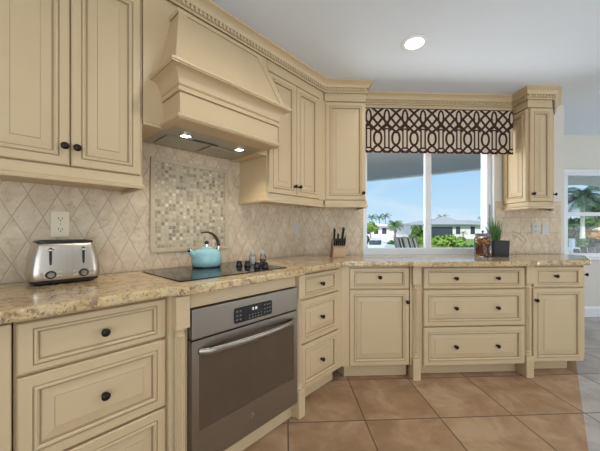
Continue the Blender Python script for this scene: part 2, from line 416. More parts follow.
# fascia board above the window, between the cabinets
struct(MB().box(.692, 2.168, 2.622, 2.64, 2.10, H - .002).build('trim_4', 'cream'))

# ------------------------------------------------------------------ wall cabinets
UZ0, UZ1 = 1.418, 2.258
def wall_cab(root, outline, rail):
    bd = MB().prism(outline, 1.392, 2.266); bd.build('body', 'cream', root)
    return MB().sweep(rail, RAIL, mats=RM).build('light_rail', ['cream', 'glaze'], root, smooth=40)
DEP = NW - UF - .012
# local frame: x along the wall, y=0 the door faces, +y to the wall
t = empty('wall_cabinet', Lp(-.04, UF), A45, 'cream two-door wall cabinet at the left edge, above the toaster', 'cabinet', None)
wall_cab(t, [(0, .021), (.548, .021), (.548, DEP), (0, DEP)], [(0, .014), (.540, .014), (.540, DEP)])
MB().box(0, .548, .006, DEP, 2.267, 2.428).build('frieze', 'cream', t)
face('door', t, .006, .269, UZ0, UZ1, [(.250, 1.492)]); face('door', t, .273, .536, UZ0, UZ1, [(.290, 1.492)])
MB().box(.0, .548, .012, DEP, 1.372, 1.391).build('bottom_board', 'cream', t)

t = empty('wall_cabinet', Lp(1.306, UF), A45, 'cream two-door wall cabinet just right of the range hood', 'cabinet', None)
W2 = sC * 0 + ((XI + UY) / R2 - 1.306)
DI = W2 - .02
wall_cab(t, [(0, .021), (W2 - .010, .021), (W2 - .010 - DEP * .414, DEP), (0, DEP)], [(0, DEP), (0, .012), (W2 - .006, .012)])
MB().prism([(0, .006), (W2 - .004, .006), (W2 - .004 - DEP * .414, DEP), (0, DEP)], 2.267, 2.428).build('frieze', 'cream', t)
face('door', t, .010, .288, UZ0, UZ1, [(.262, 1.486)]); face('door', t, .292, .566, UZ0, UZ1, [(.314, 1.488)])
MB().prism([(.568, .004), (W2 + .0014, .004), (W2 + .0082, .0205), (.568, .0205)], 1.414, 2.266).build('corner_stile', 'cream', t)
MB().prism([(0.002, .014), (W2 - .010, .014), (W2 - .010 - DEP * .414, DEP), (0.002, DEP)], 1.376, 1.391).build('bottom_board', 'cream', t)

t = empty('wall_cabinet', (XI, UY, 0), 0, 'narrow single-door cream wall cabinet in the corner, left of the window', 'cabinet', None)
W3 = .690 - XI; D3 = YW - UY - .012
o3 = [(.008, .021), (W3, .021), (W3, D3), (.008 - D3 * .414, D3)]
wall_cab(t, o3, [(.006, .012), (W3, .012), (W3, D3)])
MB().prism([(.004, .006), (W3, .006), (W3, D3), (.004 - D3 * .414, D3)], 2.267, 2.428).build('frieze', 'cream', t)
face('door', t, .012, W3 - .006, UZ0, UZ1, [(W3 - .026, 1.476)])
MB().prism([(-.0014, .004), (.0105, .004), (.0105, .0205), (-.0082, .0205)], 1.414, 2.266).build('corner_stile', 'cream', t)
MB().prism([(.010, .014), (W3 - .002, .014), (W3 - .002, D3), (.010 - D3 * .414, D3)], 1.376, 1.391).build('bottom_board', 'cream', t)

t = empty('wall_cabinet', (2.170, 2.45, 0), 0, 'angled-end cream wall cabinet on the right, between window and dining end', 'cabinet', None)
W4 = 2.410 - 2.170; D3 = YW - 2.45 - .012
wall_cab(t, [(.021, .021), (W4 - .006, .021), (W4 + D3 - .03, D3), (.021, D3)], [(.012, D3), (.012, .012), (W4 - .004, .012), (W4 + D3 - .022, D3)])
MB().prism([(.006, .006), (W4 - .002, .006), (W4 + D3 - .012, D3), (.006, D3)], 2.267, 2.428).build('frieze', 'cream', t)
face('door', t, .026, W4 - .004, UZ0, UZ1, [(.044, 1.484)])
XS = Matrix(((0, 1, 0, .001), (-1, 0, 0, D3 - .004), (0, 0, 1, 0), (0, 0, 0, 1)))          # panel facing -x
face('side_panel', t, 0, D3 - .026, UZ0, UZ1, X=XS)
XE = Matrix.Translation((W4 + .002, .004, 0)) @ Matrix.Rotation(A45, 4, 'Z')
face('door', t, .012, D3 * R2 - .06, UZ0, UZ1, [(.032, 1.484)], X=XE)
MB().prism([(.022, .022), (W4 - .008, .022), (W4 + D3 - .034, D3), (.022, D3)], 1.376, 1.391).build('bottom_board', 'cream', t)

# ------------------------------------------------------------------ range hood
hd = empty('range_hood', Lp(.51, 0, 0), A45, 'large cream wooden range hood mantel over the cooktop', 'range hood')
# local x = s - .51, y = distance from the camera plane towards the wall
q = lambda s: s - .51
MB().box(q(.51), q(1.304), 1.490, NW - .012, 1.685, 2.428).build('back_panel', 'cream', hd)
MB().box(q(.512), q(.605), 1.492, NW - .012, 1.672, 1.684).build('soffit_board', 'cream', hd)
MB().box(q(1.222), q(1.302), 1.492, NW - .012, 1.672, 1.684).build('soffit_board', 'cream', hd)
MB().loft([[(q(.603), 1.30, z), (q(1.220), 1.30, z), (q(1.220), 1.489, z), (q(.603), 1.489, z)] for z in (1.700, 1.802)]).build('mantel_band', 'cream', hd, .003)
pth = [(q(.603), 1.489), (q(.603), 1.30), (q(1.220), 1.30), (q(1.220), 1.489)]
MB().sweep(pth, [(0, 1.6995), (.010, 1.699), (.014, 1.694), (.014, 1.684), (.009, 1.680), (.009, 1.674), (-.02, 1.672), (-.02, 1.699)], mats=[1, 0, 0, 0, 1, 0, 0]).build('bottom_moulding', ['cream', 'glaze'], hd)
cv = [(0, 1.8025), (.009, 1.803), (.012, 1.810), (.012, 1.820), (.006, 1.824), (.006, 1.830), (.011, 1.834)]
cv += [(.011 + .044 * (1 - math.cos(u * PI / 2)), 1.834 + .062 * math.sin(u * PI / 2)) for u in (.2, .4, .6, .8, 1.)]
cv += [(.060, 1.897), (.060, 1.903), (.065, 1.905), (.065, 1.916), (.045, 1.918), (0, 1.918)]
MB().sweep(pth, cv, mats=[0] + [0] * 3 + [1] + [0] * 6 + [1] + [0] * 6).build('cove_moulding', ['cream', 'glaze'], hd, smooth=25)
def tap(g):                                                       # cross-sections of the tapered chimney grown by g
    return [[(q(.570) - g, 1.270 - g, 1.919), (q(1.262) + g, 1.270 - g, 1.919), (q(1.262) + g, 1.489, 1.919), (q(.570) - g, 1.489, 1.919)],
            [(q(.643) - g, 1.395 - g, 2.240), (q(1.175) + g, 1.395 - g, 2.240), (q(1.175) + g, 1.489, 2.240), (q(.643) - g, 1.489, 2.240)]]
B, U = tap(0)
MB().loft([B, U]).build('chimney', 'cream', hd)
for sgn, i in ((1, 0), (-1, 1)):                                  # flat corner trims of the sloping front
    b0, u0 = Vector(B[i]), Vector(U[i]); dx = Vector((.040 * sgn, 0, 0)); up = Vector((0, -.006, .002)); e = Vector((-.004 * sgn, 0, 0))
    f0 = [b0 + e, b0 + dx, u0 + dx, u0 + e]
    vs = [tuple(v + up) for v in f0] + [tuple(v + Vector((0, .004, 0))) for v in f0]
    MB().add(vs, [(0, 1, 2, 3), (7, 6, 5, 4), (0, 4, 5, 1), (1, 5, 6, 2), (2, 6, 7, 3), (3, 7, 4, 0)]).build('corner_trim', 'cream', hd, .0015)
MB().sweep([(q(.643), 1.489), (q(.643), 1.395), (q(1.175), 1.395), (q(1.175), 1.489)], [(-.01, 2.236), (.008, 2.236), (.012, 2.242), (.012, 2.252), (.004, 2.258), (-.01, 2.258)], mats=[1, 0, 0, 0, 0]).build('top_moulding', ['cream', 'glaze'], hd)
MB().box(q(.606), q(1.218), 1.322, 1.418, 1.675, 1.690).build('front_soffit', 'cream', hd)
ln = MB().box(q(.608), q(1.219), 1.420, NW - .030, 1.676, 1.684).build('liner', 'liner_steel', hd)
for fx in (.66, .925): MB().box(q(fx), q(fx + .24), 1.575, 1.775, 1.670, 1.6755).build('filter', 'liner_steel', ln, .002)
MB().box(q(.80), q(.96), 1.548, 1.556, 1.673, 1.6755).build('switch_strip', 'dark_gap', ln)
for s_ in (.735, 1.090):
    rg = MB().lathe([(.036, 0), (.036, -.006), (.028, -.008), (.026, -.003), (.026, 0)], 24, (q(s_), 1.515, 1.6758)).build('lamp_ring', 'chrome', ln, smooth=40)
    MB().lathe([(.001, -.0035), (.0255, -.0035), (.0255, -.002), (.001, -.002)], 20, (q(s_), 1.515, 1.6758)).build('lamp_lens', 'hood_lens', rg)

# ------------------------------------------------------------------ base cabinets
BF, BY = 1.225, 2.16                                              # face planes of plain sections
BO, BC = 1.175, 2.138                                              # oven bay and the wide drawer bay stand forward
XB = BY - BF * R2
def toe(parent, x0, x1, y, dep, z1=.105): MB().box(x0, x1, y, dep, 0.001, z1).build('toe_kick', 'cream', parent)
BD = NW - BF - .012
t = empty('base_cabinet', Lp(-.56, BF), A45, 'plain flat-fronted cream base cabinet at the far left edge', 'cabinet')
MB().box(0, .612, .021, BD, .106, .876).build('body', 'cream', t, .002); MB().box(.004, .610, 0, .02, .13, .868).build('flat_front', 'cream', t, .004); toe(t, 0, .612, .065, BD)
t = empty('base_cabinet', Lp(.0545, BF), A45, 'cream three-drawer base cabinet below the toaster, left of the oven', 'cabinet')
MB().box(0, .456, .021, BD, .106, .876).build('body', 'cream', t, .002); drawers(t, .007, .455, [.234]); toe(t, 0, .456, .065, BD)

def pilaster(parent, xc, y, w=.060):
    """square block, fluted half column between rings, square foot; front at y, standing on the floor"""
    o = MB().box(xc - w / 2, xc + w / 2, y, y + .05, .738, .876).build('pilaster', 'cream', parent, .003)
    MB().box(xc - w / 2, xc + w / 2, y, y + .11, .001, .168).build('foot_block', 'cream', o, .003)
    r = w / 2 - .004
    prof = [(r - .006, .168), (r - .001, .172), (r - .001, .180), (r - .006, .184), (r - .006, .190), (r - .001, .195), (r - .001, .203), (r - .007, .208)]
    prof2 = [(r - .007, .700), (r - .001, .704), (r - .001, .712), (r - .006, .716), (r - .006, .724), (r, .730), (r, .738)]
    MB().lathe(prof, 24, (xc, y + .034, 0), a0=PI, a1=2 * PI).build('ring', 'cream', o, smooth=40)
    MB().lathe(prof2, 24, (xc, y + .034, 0), a0=PI, a1=2 * PI).build('ring', 'cream', o, smooth=40)
    loops = []
    for z in (.208, .700):
        lp = []
        for i in range(57):
            a_ = PI + PI * i / 56; rr = (r - .004) - .0045 * abs(math.sin(a_ * 7))
            lp.append((xc + rr * math.cos(a_), y + .034 + rr * math.sin(a_), z))
        loops.append(lp)
    MB().loft(loops).build('fluted_shaft', 'cream', o)
    return o
# oven bay
OD = NW - BO - .012
t = empty('oven_cabinet', Lp(.5115, BO), A45, 'cream base cabinet around the built-in oven, with fluted corner pilasters', 'cabinet')
ov0, ov1 = .594 - .5115, 1.268 - .5115; OW = 1.343 - .5115
MB().box(0, ov0 - .002, .03, OD, .001, .876).build('side_stile', 'cream', t); MB().box(ov1 + .002, OW, .03, OD, .001, .876).build('side_stile', 'cream', t)
MB().box(ov0 - .001, ov1 + .001, .012, OD, .812, .876).build('top_rail', 'cream', t, .003)
MB().box(ov0 - .001, ov1 + .001, .045, .09, .001, .098).build('toe_kick', 'cream', t)
pilaster(t, .043, -.012); pilaster(t, ov1 + .036, -.012, .056)

t = empty('base_cabinet', Lp(1.3445, BF), A45, 'cream three-drawer base cabinet right of the oven, in the corner', 'cabinet')
W5 = (XB + BY) / R2 - 1.3445
MB().prism([(0, .021), (W5 - .012, .021), (W5 - .012 - BD * .414, BD), (0, BD)], .106, .876).build('body', 'cream', t)
MB().prism([(W5 - .043, .006), (W5 + .0023, .006), (W5 + .0083, .0205), (W5 - .043, .0205)], .108, .876).build('corner_stile', 'cream', t)
drawers(t, .022, W5 - .045, [(W5 - .03) / 2])
MB().prism([(0, .068), (W5 - .03, .068), (W5 - .03 - BD * .4, BD), (0, BD)], .001, .105).build('toe_kick', 'cream', t)

DB = YW - BY - .012
t = empty('base_cabinet', (XB, BY, 0), 0, 'cream base cabinet with one drawer over one door, left under the window', 'cabinet')
W6 = .959 - XB
MB().prism([(.012, .021), (W6, .021), (W6, DB), (.012 - DB * .414, DB)], .106, .876).build('body', 'cream', t)
MB().prism([(-.0023, .006), (.058, .006), (.058, .0205), (-.0083, .0205)], .108, .876).build('corner_stile', 'cream', t)
face('drawer', t, .060, W6 - .004, *DZ[0], [(.293, .794)], .75, False, .022)
face('door', t, .060, W6 - .004, .110, .694, [(W6 - .022, .602)])
MB().prism([(.03, .068), (W6, .068), (W6, DB), (.03 - DB * .4, DB)], .001, .105).build('toe_kick', 'cream', t)

t = empty('base_cabinet', (.962, BC, 0), 0, 'wide cream three-drawer base cabinet between pilasters, centred under the window', 'cabinet')
W7 = 1.948 - .962; DC = YW - BC - .012
MB().box(0, W7, .026, DC, .106, .876).build('body', 'cream', t)
drawers(t, .098, W7 - .076, [.348, .682]); toe(t, .02, W7 - .02, .105, DC)
pilaster(t, .040, -.010); pilaster(t, W7 - .041, -.010)

t = empty('base_cabinet', (1.950, BY, 0), 0, 'angled-end cream base cabinet at the right end of the run', 'cabinet')
W8 = 2.388 - 1.950
MB().prism([(0, .021), (W8 - .010, .021), (W8 + .40, .431), (W8 + .40, DB), (0, DB)], .106, .876).build('body', 'cream', t)
face('drawer', t, .010, W8 - .006, *DZ[0], [(.190, .792)], .75, False, .022)
face('door', t, .010, W8 - .006, .110, .694, [(.026, .602)])
XE = Matrix.Translation((W8, .003, 0)) @ Matrix.Rotation(A45, 4, 'Z')
face('drawer', t, .016, .555, *DZ[0], [(.09, .792)], .75, False, .022, X=XE); face('door', t, .016, .555, .110, .694, X=XE)
MB().prism([(0, .11), (W8 - .035, .11), (W8 + .34, .485), (W8 + .34, DB), (0, DB)], .001, .105).build('toe_kick', 'cream', t)

# ------------------------------------------------------------------ countertop (one continuous slab)
ce, cb = 1.188, 1.142; we, wbp = 2.132, 2.085
def sm(x0, y0, x1, y1, n=5): return [(x0 + (x1 - x0) * i / n, y0 + (y1 - y0) * (3 * (i / n) ** 2 - 2 * (i / n) ** 3)) for i in range(n + 1)]
fl = [(-.56, ce)] + sm(.485, ce, .555, cb) + sm(1.295, cb, 1.355, ce)
xi = we - ce * R2
out = [Lp(*p)[:2] for p in fl] + [(xi, we)] + sm(.915, we, .970, wbp) + sm(1.925, wbp, 1.985, we) + [(2.412, we), (2.826, we + .414), (2.822, YW - .0115), (CX + .0115 * 2.42 - .005, YW - .0115)] + [Lp(-.56, NW - .0115)[:2]]
tag(MB().prism(out, .879, .918).build('countertop', 'granite', None, .009, seg=3), 'gold-brown polished granite countertop running under the window and around the corner', 'countertop')

# ------------------------------------------------------------------ oven
ov = empty('oven', Lp(.595, BO - .0), A45, 'stainless steel built-in oven under the cooktop', 'oven')
OWd = .672
MB().box(.006, OWd - .006, .03, .52, .108, .806).build('body', 'dark_gap', ov)
cp = MB().box(0, OWd, -.006, .029, .674, .807).build('control_panel', 'stainless', ov, .004)
ds = MB()
def rrect(x0, x1, z0, z1, r, n=5):
    pts = []
    for cx_, cz_, a0 in ((x1 - r, z0 + r, -PI / 2), (x1 - r, z1 - r, 0), (x0 + r, z1 - r, PI / 2), (x0 + r, z0 + r, PI)):
        pts += [(cx_ + r * math.cos(a0 + i * PI / 2 / n), cz_ + r * math.sin(a0 + i * PI / 2 / n)) for i in range(n + 1)]
    return pts
rr = rrect(.214, .462, .695, .771, .012)
dsp = MB().loft([[(x, y, z) for x, z in rr] for y in (-.006, -.009)]).build('display', 'black_glass', cp)
MB().box(.300, .390, -.0094, -.0088, .733, .764).build('clock_window', 'dark_gap', dsp)
# clock digits 2:15 drawn as segments
SEG = {'2': 'abged', '1': 'bc', '5': 'afgcd'}
g = MB()
def digit(ch, x, z, w=.009, h=.017, t_=.0022):
    S = {'a': (x, x + w, z + h - t_, z + h), 'g': (x, x + w, z + h / 2 - t_ / 2, z + h / 2 + t_ / 2), 'd': (x, x + w, z, z + t_), 'f': (x, x + t_, z + h / 2, z + h), 'b': (x + w - t_, x + w, z + h / 2, z + h), 'e': (x, x + t_, z, z + h / 2), 'c': (x + w - t_, x + w, z, z + h / 2)}
    for k in SEG[ch]: g.box(S[k][0], S[k][1], -.0101, -.0095, S[k][2], S[k][3])
digit('2', .326, .743, .007, .013); digit('1', .338, .743, .007, .013); digit('5', .349, .743, .007, .013)
g.build('clock_digits', 'display_glow', dsp)
g = MB()
for cx_ in (.232, .252):
    for cz_ in (.712, .732, .752): g.box(cx_ - .005, cx_ + .005, -.0095, -.0089, cz_ - .0035, cz_ + .0035)
g.build('touch_keys', 'key_print', dsp); g = MB()
for i in range(5):
    for cz_ in (.706, .721): g.box(.303 + i * .019, .312 + i * .019, -.0095, -.0089, cz_ - .003, cz_ + .003)
for i in range(3):
    for cz_ in (.714, .734, .754): g.box(.405 + i * .018, .413 + i * .018, -.0095, -.0089, cz_ - .003, cz_ + .003)
g.build('touch_keys', 'key_print', dsp)
dr = MB().panel(0, .108, OWd, .556, .034, [(0, .003, 0), (.004, 0, 0), (.030, 0, 0)])
dr = MB()
x0, x1, z0, z1 = .034, .640, .268, .626
for (a_, b_, c_, d_) in ((0, OWd, .108, z0), (0, OWd, z1, .668), (0, x0, z0, z1), (x1, OWd, z0, z1)): dr.box(a_, b_, -.004, .028, c_, d_)
door = dr.build('door', 'stainless', ov)
MB().box(x0, x1, -.0015, .02, z0, z1).build('window_glass', 'oven_glass', door)
hp = [(.036 + .60 * i / 16, -.004 - .052 * min(1, math.sin(PI * min(1, max(0, i / 16))) ** .35 + .0), .616 + .024 * math.sin(PI * i / 16) * 0) for i in range(17)]
hb = MB(); loops = []
for i, p in enumerate(hp):
    t_ = (Vector(hp[min(i + 1, 16)]) - Vector(hp[max(i - 1, 0)])).normalized(); nn = Vector((-t_.y, t_.x, 0))
    loops.append([tuple(Vector(p) + nn * (.008 * math.cos(2 * PI * k / 12)) + Vector((0, 0, .016 * math.sin(2 * PI * k / 12)))) for k in range(12)])
hb.loft(loops).build('handle', 'stainless', door, smooth=50)
# round maker's emblem: a ring with two looped script letters
em = MB(); em.X = Matrix.Translation((.330, -.004, .192)) @ Matrix.Rotation(PI / 2, 4, 'X')
em.lathe([(.001, 0), (.0165, 0), (.0165, .0015), (.001, .002)], 24, m=0)
em.tube([(.0145 * math.cos(2 * PI * i / 24), .0145 * math.sin(2 * PI * i / 24), .002) for i in range(25)], .0012, 6, 1)
em.tube([(-.0045 + .0045 * math.cos(a_), .001 + .0058 * math.sin(a_), .002) for a_ in [.6 + i * 5.2 / 14 for i in range(15)]] + [(-.001, -.006, .002)], .0009, 6, 1)
em.tube([(.0045 + .0036 * math.cos(a_), .003 + .0028 * math.sin(a_), .002) for a_ in [.4 + i * 4.1 / 9 for i in range(10)]] + [(.0045 + .004 * math.cos(a_), -.003 + .0032 * math.sin(a_), .002) for a_ in [1.6 + i * 4.2 / 9 for i in range(10)]], .0009, 6, 1)
em.build('emblem', ['chrome', 'dark_gap'], door, smooth=50)

# ------------------------------------------------------------------ cooktop
ck = empty('cooktop', Lp(.93, 1.50, .9182), A45, 'black glass cooktop set into the granite under the hood', 'cooktop')
rr = rrect(-.343, .343, -.238, .238, .012)
MB().loft([[(x, y, z) for x, y in rr] for z in (0, .005)]).build('glass_top', 'black_glass', ck, .0015)
for (cx_, cy_, r_) in ((-.20, -.10, .095), (-.19, .12, .075), (.04, .12, .085), (.02, -.11, .07)):
    MB().loft([[(cx_ + q_ * math.cos(2 * PI * i / 48), cy_ + q_ * math.sin(2 * PI * i / 48), z_) for i in range(48)] for q_, z_ in ((r_, .0051), (r_, .0053), (r_ + .0015, .0053), (r_ + .0015, .0051))], cap=False).build('zone_marking', 'zone_grey', ck)
kp = None
for (s_, y_) in ((1.100, 1.530), (1.128, 1.480), (1.122, 1.375), (1.155, 1.335)):
    lc = (s_ - .93, y_ - 1.50, .0052)
    if kp is None:
        kp = MB().lathe([(.019, 0), (.0215, .003), (.021, .010), (.017, .013), (.017, .024), (.015, .027), (.001, .027)], 20).box(-.004, .004, -.018, .018, .026, .033).build('knob', 'black_plastic', ck, smooth=40)
        kp.location = lc
    else: dup(kp, ck, lc)

# ------------------------------------------------------------------ kettle
kt = empty('kettle', Lp(.94, 1.655, .9243), A45, 'pale turquoise enamel kettle with arched brown handle on the cooktop', 'kettle')
R = .092
MB().lathe([(.001, 0), (R - .022, 0), (R - .010, .004), (R - .003, .014), (R, .034), (R - .001, .060), (R - .004, .082), (R - .010, .096), (R - .020, .106), (R - .036, .112), (.040, .115), (.001, .115)], 40).build('body', 'teal_enamel', kt, smooth=50)
MB().lathe([(R - .024, -.0), (R - .006, .0), (R - .006, .006), (R - .020, .006)], 40).build('base_ring', 'black_plastic', kt, smooth=50)
ld = MB().lathe([(.001, .115), (.042, .115), (.042, .119), (.034, .124), (.016, .128), (.001, .129)], 32).build('lid', 'teal_enamel', kt, smooth=50)
MB().lathe([(.010, .128), (.010, .140), (.013, .142), (.001, .142)], 16).build('knob_stem', 'chrome', ld, smooth=40)
MB().sphere((0, 0, .152), .015, .015, .012).build('lid_knob', 'black_plastic', ld, smooth=60)
sp = MB().tube([(-.070, 0, .070), (-.092, 0, .084), (-.104, 0, .098), (-.114, 0, .110)], [.024, .019, .015, .013], 14).build('spout', 'teal_enamel', kt, smooth=60)
MB().tube([(-.110, 0, .106), (-.119, 0, .117), (-.121, 0, .120)], [.015, .015, .009], 14).build('whistle_cap', 'chrome', sp, smooth=50)
hpts = [(.075, 0, .100)] + [(.0 + .088 * math.cos(a_), 0, .118 + .100 * math.sin(a_)) for a_ in [0.0 + i * 1.75 / 12 for i in range(13)]] + [(-.036, 0, .214)]
lo = []
for i, p in enumerate(hpts):
    k = i / (len(hpts) - 1); w_, h_ = .011 * (1 - .35 * k), .013 * (1 - .62 * k)
    t_ = (Vector(hpts[min(i + 1, len(hpts) - 1)]) - Vector(hpts[max(i - 1, 0)])).normalized(); nn = Vector((-t_.z, 0, t_.x))
    lo.append([tuple(Vector(p) + Vector((0, w_ * math.cos(2 * PI * j / 10), 0)) + nn * h_ * math.sin(2 * PI * j / 10)) for j in range(10)])
hn = MB().loft(lo).build('handle', 'brown_handle', kt, smooth=60)
MB().tube([(.074, 0, .090), (.084, 0, .112), (.088, 0, .126)], [.010, .013, .014], 12).build('handle_bracket', 'chrome', hn, smooth=60)

# ------------------------------------------------------------------ salt and pepper
for nm, s_, y_, mat, lab in (('salt_shaker', 1.212, 1.535, 'white_salt', 'clear shaker of white salt behind the cooktop knobs, left of the pair'), ('pepper_shaker', 1.275, 1.500, 'pepper', 'clear shaker of dark pepper behind the cooktop knobs, right of the pair')):
    on = .9236
    t = empty(nm, Lp(s_, y_, on), A45, lab, 'shaker')
    MB().lathe([(.001, 0), (.021, 0), (.0225, .004), (.0225, .044), (.018, .062), (.013, .068), (.001, .068)], 20).build('glass_body', 'jar_glass', t, smooth=40)
    MB().lathe([(.001, .003), (.0195, .003), (.0195, .034 if mat == 'pepper' else .050), (.001, .035 if mat == 'pepper' else .052)], 18).build('contents', mat, t, smooth=40)
    MB().lathe([(.0135, .0665), (.016, .068), (.016, .080), (.013, .090), (.006, .096), (.001, .097)], 18).build('cap', 'shaker_cap', t, smooth=40)

# ------------------------------------------------------------------ toaster
ts = empty('toaster', Lp(.238, 1.595, .9182), A45, 'stainless four-slice toaster with black base on the granite at left', 'toaster')
TD = .170
def trect(w, y0, y1, z, r=.030): 
    return [(x, y, z) for x, y in rrect(-w / 2, w / 2, y0, y1, r, 6)]
MB().loft([trect(.212, .012, TD - .006, .006, .026), trect(.220, .004, TD, .010, .028), trect(.222, .003, TD, .022, .028)]).build('base', 'black_plastic', ts, smooth=40)
for sx in (-.075, .075):
    for sy in (.035, .130): MB().lathe([(.010, 0), (.012, .002), (.012, .0065)], 14, (sx, sy, 0)).build('foot', 'black_plastic', ts)
body = MB().loft([trect(.228, .0, TD, .022), trect(.234, -.002, TD, .030), trect(.232, -.001, TD, .060), trect(.220, .003, TD - .002, .120), trect(.202, .007, TD - .004, .160), trect(.190, .011, TD - .008, .176, .028), trect(.182, .016, TD - .012, .181, .026)]).build('body', 'toaster_steel', ts, smooth=45)
top = MB().loft([trect(.186, .013, TD - .010, .1805, .026), trect(.186, .013, TD - .010, .187, .026), trect(.178, .018, TD - .014, .190, .024)]).build('top_rim', 'black_plastic', ts, smooth=40)
sl = MB()
for sx in (-.043, .043):
    for sy in (.052, .110): sl.box(sx - .037, sx + .037, sy - .011, sy + .011, .1895, .1912)
sl.build('bread_slot', 'dark_gap', top)
def tf(z): return -.001 + max(0, (z - .04)) / .14 * .010                # front face slope
for i, sx in enumerate((-.052, .054)):
    MB().box(sx - .0045, sx + .0045, tf(.12) - .004, tf(.12) + .006, .074, .160).build('lever_slot', 'dark_gap', body, .002)
    lv = MB().sphere((sx, tf(.15) - .012, .150), .011, .010, .007).build('lever', 'chrome', body, smooth=60)
    k = MB(); k.X = Matrix.Translation((sx, tf(.045) - .0, .045)) @ Matrix.Rotation(PI / 2, 4, 'X')
    k.lathe([(.0125, 0), (.0125, .006), (.011, .012), (.001, .012)], 20).lathe([(.0175, 0), (.0175, .0035), (.001, .0035)], 20, m=1).build('browning_dial', ['chrome', 'black_plastic'], body, smooth=40)
    for dx in (-.026, .026):
        for dz in (.036, .052): MB().box(sx + dx - .008, sx + dx + .008, tf(dz) - .004, tf(dz) + .003, dz - .005, dz + .005).build('button', 'toaster_steel', body, .002)

ts.scale = (1.07, 1., 1.0)
# ------------------------------------------------------------------ knife block and knives
kb = empty('knife_block', (.462, 2.47, .9182), -.05, 'light wooden knife block in the corner left of the window', 'knife block')
MB().add([(-.052, 0, 0), (.060, 0, 0), (.060, .12, 0), (-.052, .12, 0), (-.050, -.010, .075), (.060, -.010, .075), (.058, .07, .165), (-.050, .07, .165)],
         [(3, 2, 1, 0), (4, 5, 6, 7), (0, 1, 5, 4), (1, 2, 6, 5), (2, 3, 7, 6), (3, 0, 4, 7)]).build('block', 'block_wood', kb, .003)
MB().add([(-.066, .004, 0), (-.054, .002, 0), (-.054, .12, 0), (-.066, .12, 0), (-.054, -.006, .067), (-.0515, -.008, .075), (-.0515, .068, .160), (-.056, .066, .155)],
         [(3, 2, 1, 0), (4, 5, 6, 7), (0, 1, 5, 4), (1, 2, 6, 5), (2, 3, 7, 6), (3, 0, 4, 7)]).build('side_board', 'block_wood_dark', kb, .002)
MB().box(-.048, .056, -.0005, .0, .001, .006).build('base_line', 'block_wood_dark', kb)
def knife(loc, L, w, lab, grp, lean=0.):
    t = empty('knife', loc, 0, lab, 'knife', grp); t.rotation_euler = (math.radians(36), lean, -.05)
    MB().loft([[(x * w, y * w * 1.5, z) for x, y in ((-.45, -.5), (.45, -.5), (.5, 0), (.45, .5), (-.45, .5), (-.5, 0))] if False else [(x * w * s_, y * w * 1.45 * s_, z) for x, y in ((-.42, -.5), (.42, -.5), (.5, 0), (.42, .5), (-.42, .5), (-.5, 0))] for z, s_ in ((.004, .85), (L * .3, 1.), (L * .75, .92), (L * .95, 1.1), (L, .8))]).build('handle', 'black_plastic', t, smooth=35)
    MB().box(-.0022, .0022, -w * .55, w * .55, -.012, .004).build('bolster', 'chrome', t)
    return t
def on_top(u, v):        # a point on the sloping top of the block (u across, v up the slope 0..1)
    ca, sa = math.cos(-.05), math.sin(-.05); x, y, z = u, -.010 + .080 * v, .075 + .090 * v
    return (.462 + x * ca - y * sa, 2.47 + x * sa + y * ca, .9182 + z + .012)
for i in range(6): knife(on_top(-.040 + i * .0175, .20), .072, .0158, 'one of six short black steak knife handles in the lower row of the knife block', 'steak knives in the block')
knife(on_top(-.036, .72), .122, .019, 'tall black knife handle at the left of the knife block', None, -.05)
knife(on_top(.034, .72), .130, .021, 'tallest black knife handle, right of centre in the knife block', None, .03)
knife(on_top(-.006, .62), .075, .017, 'short black knife handle between the two tall ones in the knife block', None)
sc = empty('kitchen_scissors', on_top(.054, .50), 0, 'black-handled scissors at the right side of the knife block', 'scissors'); sc.rotation_euler = (math.radians(36), .05, -.05)
for dy in (-.012, .012): MB().tube([(.0, dy + .011 * math.cos(2 * PI * i / 14), .042 + .019 * math.sin(2 * PI * i / 14)) for i in range(15)], .0035, 6).build('finger_loop', 'black_plastic', sc, smooth=60)
MB().box(-.002, .002, -.010, .010, -.012, .026).build('blade', 'chrome', sc)

# ------------------------------------------------------------------ jar with potpourri, planter
jr = empty('jar', (1.762, 2.465, .9182), 0, 'lidded glass jar on the counter at the right end of the window', 'jar')
MB().lathe([(.001, 0), (.060, 0), (.066, .005), (.067, .02), (.067, .160), (.062, .176), (.054, .184), (.001, .185)], 32).build('glass_body', 'jar_glass', jr, smooth=40)
ld = MB().lathe([(.001, .1855), (.054, .1855), (.060, .190), (.060, .204), (.052, .210), (.001, .212)], 28).build('lid', 'lid_purple', jr, smooth=40)
MB().lathe([(.006, .212), (.005, .219), (.012, .226), (.011, .234), (.001, .238)], 16).build('lid_knob', 'lid_purple', ld, smooth=50)
pp = MB()
for i in range(300):
    q_, q2 = .050 * math.sqrt(random.random()), random.uniform(0, 2 * PI)
    x, y, z = q_ * math.cos(q2), q_ * math.sin(q2), random.uniform(.012, .166)
    pp.X = Matrix.Translation((x, y, z)) @ Matrix.Rotation(random.uniform(0, 6.28), 4, 'Z') @ Matrix.Rotation(random.uniform(-1.2, 1.2), 4, 'X')
    r_ = random.uniform(.008, .015)
    pp.lathe([(.001, -.004), (r_ * .7, -.002), (r_, .003), (r_ * .6, .004), (.001, .002)], 7, m=1 if random.random() < (.75 if z > .11 and x < .02 else .12) else 0)
o = pp.build('potpourri', ['potpourri_brown', 'potpourri_gold']); o.location = jr.location
tag(o, 'reddish-brown and gold dried potpourri filling the glass jar', 'potpourri', kind='stuff')

